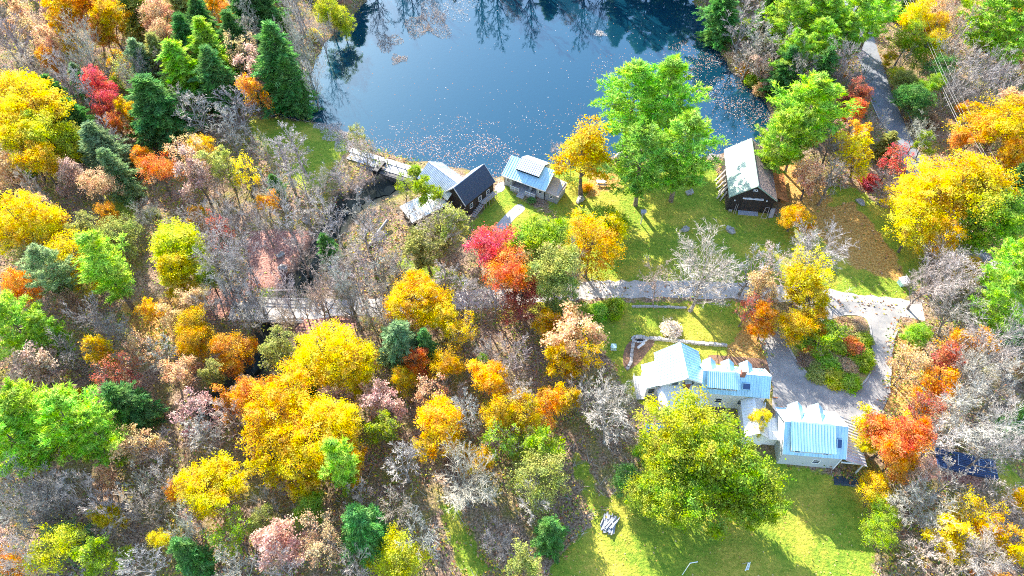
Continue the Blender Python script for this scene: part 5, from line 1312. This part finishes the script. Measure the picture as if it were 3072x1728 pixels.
for row in T.replace("\n", ";").split(";"):
    q = row.split()
    if len(q) != 6: continue
    kind, u, v, rp, H, col = q[0], float(q[1]), float(q[2]), float(q[3]), float(q[4]), q[5]
    if kind == 'hk': H *= .98; rp *= 1.02
    if kind == 'br' and rp >= 74: kind = 'bv'
    if kind == 'mp' and rp >= 88: kind = 'mb'
    h0_, r0_, z0_ = SIZE[kind][variant(COUNT.get(kind, 0), kind)]; zc = H * z0_ / h0_; x, y = P(u, v, zc); x, y = P(u, v, zc + ground_z(x, y) if y < 48 else zc); put(kind, x, y, H, rp / px_per_m(v, zc) * 1.02, col, u, v)
k_ = 0
while k_ < 34:
    x, y = NR.uniform(ISL[:, 0].min(), ISL[:, 0].max()), NR.uniform(ISL[:, 1].min(), ISL[:, 1].max())
    if sdf(np.array([[x, y]]), ISL)[0] > -1.3: continue
    u = 1536 + FPX * x / (y * math.cos(PITCH) + CAMH * math.sin(PITCH)); v = 864 - FPX * (y * math.sin(PITCH) - CAMH * math.cos(PITCH)) / (y * math.cos(PITCH) + CAMH * math.sin(PITCH))
    put('sh', x, y, RNG.uniform(.5, 1.2), RNG.uniform(1.2, 2.2), RNG.choice(('GN', 'YG', 'BR', 'OL', 'PO', 'RO', 'LY')), u, v); k_ += 1
for x, y, kind, H, R, col in FAR: put(kind, x, y, H, R, col)

# ---- the woods between: smaller trees, saplings and shrubs where nothing else grows
KEEP = LAWNS + [POND, DRIVE, ISLAND]
BUILT = [poly((1950, 1040), (2330, 1060), (2620, 1250), (2600, 1420), (2360, 1410), (1970, 1290)), poly((1480, 450), (1720, 500), (1730, 640), (1500, 640)), poly((2160, 420), (2390, 450), (2400, 650), (2160, 640)), poly((1180, 480), (1480, 480), (1500, 640), (1380, 700), (1180, 660))]


def free(pts, margin):
    d = np.min([sdf(pts, g) for g in KEEP + BUILT], 0)
    ok = d > margin
    ok &= line_dist(pts, LANE) > 3.2 + margin; ok &= line_dist(pts, ROAD) > 3.4 + margin; ok &= line_dist(pts, STREAM) > 2.2
    ok &= np.min([sdf(pts, g) for g in LITTER_RED], 0) > 0
    return ok


cand = np.column_stack([NR.uniform(-150, 150, 9000), NR.uniform(24, 200, 9000)])
# keep what the camera can see
cc_ = cand; dep = cc_[:, 1] * math.cos(PITCH) + CAMH * math.sin(PITCH); uu = 1536 + FPX * cc_[:, 0] / dep; vv = 864 - FPX * (cc_[:, 1] * math.sin(PITCH) - CAMH * math.cos(PITCH)) / dep
ok = free(cand, 1.5) & (uu > -90) & (uu < 3162) & (vv > -120) & (vv < 1800)
cand = cand[ok]; uv_ = np.column_stack([uu, vv])[ok]
nf = 0
for (x, y), (u, v) in zip(cand, uv_):
    if nf >= 300: break
    if any((x - p[0]) ** 2 + (y - p[1]) ** 2 < (max(2.2, p[2] * .62) + .9) ** 2 for p in placed): continue
    left = u < 1500
    q = RNG.random()
    if q < .16: put('bn', x, y, RNG.uniform(12, 17), RNG.uniform(1.8, 2.6), RNG.choice(('GY', 'W', 'WM', 'TN')), u, v - 90, True)
    elif q < .33: put('br', x, y, RNG.uniform(7, 12), RNG.uniform(2.2, 3.4), RNG.choice(('GY', 'W', 'WM', 'TN')), u, v - 60, True)
    elif q < .60: put('th', x, y, RNG.uniform(6, 10), RNG.uniform(2, 3.2), RNG.choice(('PO', 'PK', 'OL', 'G', 'BR', 'O')), u, v - 50, True)
    elif q < .72: put('hk', x, y, RNG.uniform(5, 10), RNG.uniform(1.6, 2.4), RNG.choice(('DG', 'BG', 'OL')), u, v - 40, True)
    elif q < .80: put('mp', x, y, RNG.uniform(5, 8), RNG.uniform(1.8, 2.8), RNG.choice(('G', 'O', 'YG', 'PO')), u, v - 40, True)
    else: put('sh', x, y, RNG.uniform(1.5, 3), RNG.uniform(1.2, 2), RNG.choice(('OL', 'YG', 'RR', 'PO', 'BR', 'GN', 'G')), u, v - 10, True)
    nf += 1


# ---- labels: look first, then what the tree stands by
def near_mark(u, v):
    best = None
    for nm, a, b in LM:
        d = math.hypot(u - a, v - b)
        if d < NOT_SELF: d += 60
        if best is None or d < best[0]: best = (d, nm, u - a, v - b)
    d, nm, du, dv = best
    if abs(du) > 1.3 * abs(dv): rel = "right of" if du > 0 else "left of"
    else: rel = "in front of" if dv > 0 else "behind"
    return d, rel, nm


groups = {}
for p in placed:
    x, y, R, u, v, kind, col, root, H = p
    if u is None:
        zc = H * .5; dep = y * math.cos(PITCH) + (CAMH - zc) * math.sin(PITCH); u = 1536 + FPX * x / dep; v = -60
    d, rel, nm = near_mark(u, v)
    noun = KN[kind][1]; size = ""
    if kind in ('mp', 'br', 'th', 'hk') and R < 2.7: size = "small "
    elif kind in ('mp', 'br', 'th') and R > 6: size = "broad "
    base = f"{size}{CN[col]} {noun} {rel} {nm}" if kind != 'th' else f"{size}thinning {CN[col]} tree {rel} {nm}"
    groups.setdefault(base, []).append((u, v, d, root))
for base, rows in groups.items():
    if len(rows) == 1: rows[0][3]["label"] = base; continue
    us = [r[0] for r in rows]; vs = [r[1] for r in rows]; n = len(rows)
    horiz = (max(us) - min(us)) > (max(vs) - min(vs))
    rows.sort(key=lambda r: r[0] if horiz else -r[1])
    ends = ("leftmost", "rightmost") if horiz else ("nearest", "farthest")
    mid = {3: ("middle",), 4: ("second", "third"), 5: ("second", "third", "fourth"), 6: ("second", "third", "fourth", "fifth"), 7: ("second", "third", "fourth", "fifth", "sixth")}
    for k, (u, v, d, root) in enumerate(rows):
        if k == 0: od = ends[0]
        elif k == n - 1: od = ends[1]
        else: od = mid[n][k - 1] if n in mid else None
        if n > 3 and od and 0 < k < n - 1: od += " from left" if horiz else " from front"
        num = {2: "two", 3: "three", 4: "four", 5: "five", 6: "six", 7: "seven"}.get(n, "many")
        root["label"] = f"{base}, {od} of {num}" if od else base
        root["group"] = base + " cluster"


# ------------------------------------------------------------------ what nobody could count
def scatter(n, test, x0=-150, x1=150, y0=24, y1=200):
    pts = np.column_stack([NR.uniform(x0, x1, n), NR.uniform(y0, y1, n)]); return pts[test(pts)]


def with_z(p): return np.column_stack([p, terrain(p)])


def build_stuff():
    wood = lambda p: free(p, -.8)
    # fallen leaves in the woods and on lawns
    p = np.vstack([scatter(52000, wood), scatter(7000, lambda q: line_dist(q, LANE) < NR.normal(1.6, 1.3, len(q)) + np.where(q[:, 0] < 14, 1.5, 0), -75, 120, 60, 85), scatter(4500, lambda q: np.abs(np.abs(sdf(q, DRIVE)) - .4) < .9, 25, 90, 35, 85), scatter(9000, lambda q: np.min([sdf(q, g) for g in LITTER_RED + LITTER_GOLD], 0) < 0, -90, 130, 30, 140)]); n = len(p)
    c = with_z(p); c[:, 2] += NR.uniform(.03, .16, n); nr = norm_rows(NR.normal(size=(n, 3)) * .35 + np.array([0, 0, 1]))
    m = np_mesh("fallen_leaves", leaf_quads(c, nr, NR.uniform(.15, .42, n), NR), 4, ramp_stuff("fallen_leaf", [(.50, .30, .16), (.34, .18, .09), (.60, .42, .27), (.22, .12, .075), (.62, .45, .10), (.52, .24, .14), (.40, .30, .20), (.20, .26, .05)], .15))
    o = link("fallen_leaves", m); o["kind"] = "stuff"; o["label"] = "brown and tan fallen leaves covering the woodland floor"
    q = scatter(60000, lambda q: (np.min([sdf(q, g) for g in LAWNS], 0) < 0) & (sdf(q, POND) > 1), -110, 130, 24, 150)
    dens = .5 + .5 * np.sin(q[:, 0] * .16 + 1.2 * np.sin(q[:, 1] * .11)) * np.sin(q[:, 1] * .19 + 2); q = q[NR.uniform(0, 1, len(q)) < .12 + .5 * dens ** 2]
    n = len(q); c = with_z(q); c[:, 2] += .05; nr = norm_rows(NR.normal(size=(n, 3)) * .3 + np.array([0, 0, 1]))
    m = np_mesh("lawn_leaves", leaf_quads(c, nr, NR.uniform(.1, .26, n), NR), 4, ramp_stuff("lawn_leaf", [(.62, .42, .10), (.55, .33, .10), (.48, .42, .08), (.66, .5, .22)], .2))
    o = link("lawn_leaves", m); o["kind"] = "stuff"; o["label"] = "yellow leaves scattered over the lawns"
    # undergrowth: knee-high sprigs
    p = scatter(30000, wood); cl = np.sin(p[:, 0] * .23 + 1.7 * np.sin(p[:, 1] * .17)) + np.sin(p[:, 1] * .29 + 1.1 * np.sin(p[:, 0] * .31)); p = p[cl > -.5]
    n = len(p); per = 7; k = np.repeat(np.arange(n), per); c = with_z(p)[k] + NR.normal(size=(n * per, 3)) * np.array([.45, .45, .0]); c[:, 2] += NR.uniform(.1, 1.1, n * per)
    nr = norm_rows(NR.normal(size=(n * per, 3)) * .6 + np.array([0, 0, .6]))
    m = np_mesh("undergrowth", leaf_quads(c, nr, NR.uniform(.16, .38, n * per), NR), 4, ramp_stuff("undergrowth_leaf", [(.30, .40, .06), (.14, .26, .06), (.64, .46, .06), (.58, .36, .20), (.44, .18, .09), (.38, .44, .06), (.22, .32, .07), (.58, .52, .08)], .35))
    o = link("undergrowth", m); o["kind"] = "stuff"; o["label"] = "mixed low undergrowth among the trees"
    # brushwood: upright saplings and sticks
    p = scatter(9000, wood); n = len(p); per = 7; k = np.repeat(np.arange(n), per); b = with_z(p)[k]; m_ = n * per
    d = norm_rows(NR.normal(size=(m_, 3)) * np.array([.75, .75, .3]) + np.array([0, 0, .9])); L = NR.uniform(.9, 3.0, m_)[:, None]; s = norm_rows(np.cross(d, NR.normal(size=(m_, 3)))) * .035
    b = b + NR.normal(size=(m_, 3)) * np.array([.25, .25, 0]); v = np.stack([b - s, b + s, b + d * L], 1).reshape(-1, 3)
    m = np_mesh("brushwood", v, 3, ramp_stuff("brushwood_stick", [(.42, .38, .35), (.55, .5, .46), (.30, .25, .22), (.48, .40, .34)], 0.0))
    o = link("brushwood", m); o["kind"] = "stuff"; o["label"] = "grey leafless saplings and brush among the trees"
    # grass
    p = scatter(170000, lambda q: (np.min([sdf(q, g) for g in LAWNS], 0) < .3) & (sdf(q, POND) > 1.2) & (line_dist(q, LANE) > 2.5) & (line_dist(q, ROAD) > 3) & (sdf(q, DRIVE) > .2), -110, 130, 24, 150)
    n = len(p); b = with_z(p); d = norm_rows(NR.normal(size=(n, 3)) * .5 + np.array([0, 0, .9])); L = NR.uniform(.08, .2, n)[:, None]; s = norm_rows(np.cross(d, NR.normal(size=(n, 3)))) * .035
    m = np_mesh("grass", np.stack([b - s, b + s, b + d * L], 1).reshape(-1, 3), 3, ramp_stuff("grass_blade", [(.20, .33, .03), (.30, .42, .04), (.40, .42, .05), (.15, .27, .03), (.46, .43, .08)], .4))
    o = link("grass", m); o["kind"] = "stuff"; o["label"] = "short mown grass of the lawns"
    # leaves afloat
    def zone(pg, n): 
        lo, hi = pg.min(0), pg.max(0); q = np.column_stack([NR.uniform(lo[0], hi[0], n), NR.uniform(lo[1], hi[1], n)])
        return q[(sdf(q, pg) < 0) & (sdf(q, POND) < -.2)]
    def clumped(pg, n, sc):
        q = zone(pg, n * 3); f = np.sin(q[:, 0] * sc + 1.9 * np.sin(q[:, 1] * sc * .8)) + np.sin(q[:, 1] * sc * 1.3 + 1.5 * np.sin(q[:, 0] * sc * .7)); return q[f + NR.normal(0, 1.0, len(q)) > -.5][:n]
    q = np.vstack([clumped(poly((1000, 440), (1180, 410), (1480, 395), (1560, 460), (1500, 560), (1280, 500)), 1900, .5), clumped(poly((1080, 400), (1300, 330), (1560, 370), (1560, 470), (1100, 450)), 500, .35),
                   clumped(poly((2000, 140), (2080, 100), (2180, 160), (2330, 300), (2310, 420), (2180, 330), (2060, 250)), 2600, .45), zone(poly((2100, 250), (2330, 330), (2310, 450), (2130, 470)), 700),
                   clumped(poly((1780, 160), (2030, 150), (1990, 230), (1760, 260)), 220, .4), zone(POND, 900), clumped(poly((1560, 300), (1760, 290), (1750, 470), (1560, 470)), 200, .3)])
    n = len(q); c = np.column_stack([q, np.full(n, WZ + .015)]); nr = norm_rows(NR.normal(size=(n, 3)) * .12 + np.array([0, 0, 1]))
    m = np_mesh("floating_leaves", leaf_quads(c, nr, NR.uniform(.07, .23, n), NR, 1.3), 4, ramp_stuff("floating_leaf", [(.42, .30, .24), (.50, .40, .36), (.46, .22, .10), (.36, .2, .13), (.55, .5, .48)], .1))
    o = link("floating_leaves", m); o["kind"] = "stuff"; o["label"] = "pale fallen leaves floating on the pond"
build_stuff()

# weed mats on the pond and pale reeds on the bank
reed_m = ramp_stuff("reed_blade", [(.50, .40, .34), (.62, .54, .48), (.36, .27, .22), (.55, .42, .30)], .2)
pale_m = ramp_stuff("pale_reed", [(.68, .64, .60), (.76, .73, .70), (.55, .49, .45), (.62, .52, .44)], .2)
for u, v, ru, rv, mt, lab, n in ((1285, 62, 62, 46, reed_m, "largest brown weed mat floating near the pond's far side", 2600), (1163, 122, 38, 24, reed_m, "middle brown weed mat floating left of the open water", 900), (1195, 174, 24, 12, reed_m, "smallest brown weed tuft, nearest of the floating mats", 420),
                                 (1800, 98, 17, 8, pale_m, "small pale weed mat among the tree reflections", 260), (1350, 25, 75, 30, pale_m, "thin pale weed mat along the far edge of the water", 700), (1140, 62, 30, 12, pale_m, "faint pale weed patch beside the left reflections", 160),
                                 (1030, 412, 52, 30, pale_m, "pale reeds covering the bank by the grass slope", 2200), (1078, 440, 36, 20, pale_m, "pale flattened reeds at the end of the dam", 1300), (980, 380, 40, 14, pale_m, "pale strip of reeds along the pond's lower left edge", 900), (2140, 470, 30, 9, pale_m, "pale sedge along the shore left of the barn", 400)):
    x, y = P(u, v); sx = ru / px_per_m(v); sy = rv / px_per_m(v) / math.sin(math.atan2(CAMH, y))
    a = NR.uniform(0, 2 * PI, n); rr = np.sqrt(NR.uniform(0, 1, n)) * (1 + .3 * np.sin(3 * a + u) + .2 * np.sin(5 * a + v))
    q = np.column_stack([rr * np.cos(a) * sx, rr * np.sin(a) * sy]); gz = terrain(q + np.array([x, y])); b = np.column_stack([q, np.maximum(gz, WZ)])
    d = norm_rows(NR.normal(size=(n, 3)) * .8 + np.array([0, 0, .5])); d[:, 2] = np.abs(d[:, 2]); L = NR.uniform(.2, .6, n)[:, None]; s = norm_rows(np.cross(d, NR.normal(size=(n, 3)))) * .06
    nm_ = "weed_mat" if mt is reed_m else "reed_bed"; o = link("reed", np_mesh("reeds", np.stack([b - s, b + s, b + d * L], 1).reshape(-1, 3), 3, mt), None, None); o["kind"] = "stuff"; rt = thing(nm_, lab, "water weed", (x, y, 0)); o.parent = rt

# tufted ornamental grass beside the cottage steps
x, y = P(1594, 606); n = 420; a = NR.uniform(0, 2 * PI, n); d = norm_rows(np.column_stack([np.cos(a) * .8, np.sin(a) * .8, NR.uniform(.5, 1.6, n)])); b = NR.normal(size=(n, 3)) * np.array([.18, .18, 0])
s = np.column_stack([-np.sin(a), np.cos(a), np.zeros(n)]) * .04; mid = b + d * .8; tip = mid + (d * np.array([1, 1, -.1])) * .55
v = np.stack([b - s, b + s, mid + s * .8, tip], 1); v2 = np.stack([b - s, mid + s * .8, tip, mid - s * .8], 1)
o = link("ornamental_grass", np_mesh("ornamental_grass", v2.reshape(-1, 3), 4, ramp_stuff("long_grass", [(.10, .24, .06), (.16, .32, .08), (.22, .38, .12)], .4)), None, (x, y, ground_z(x, y))); tag(o, "large green grass clump beside the cottage porch steps", "plant")
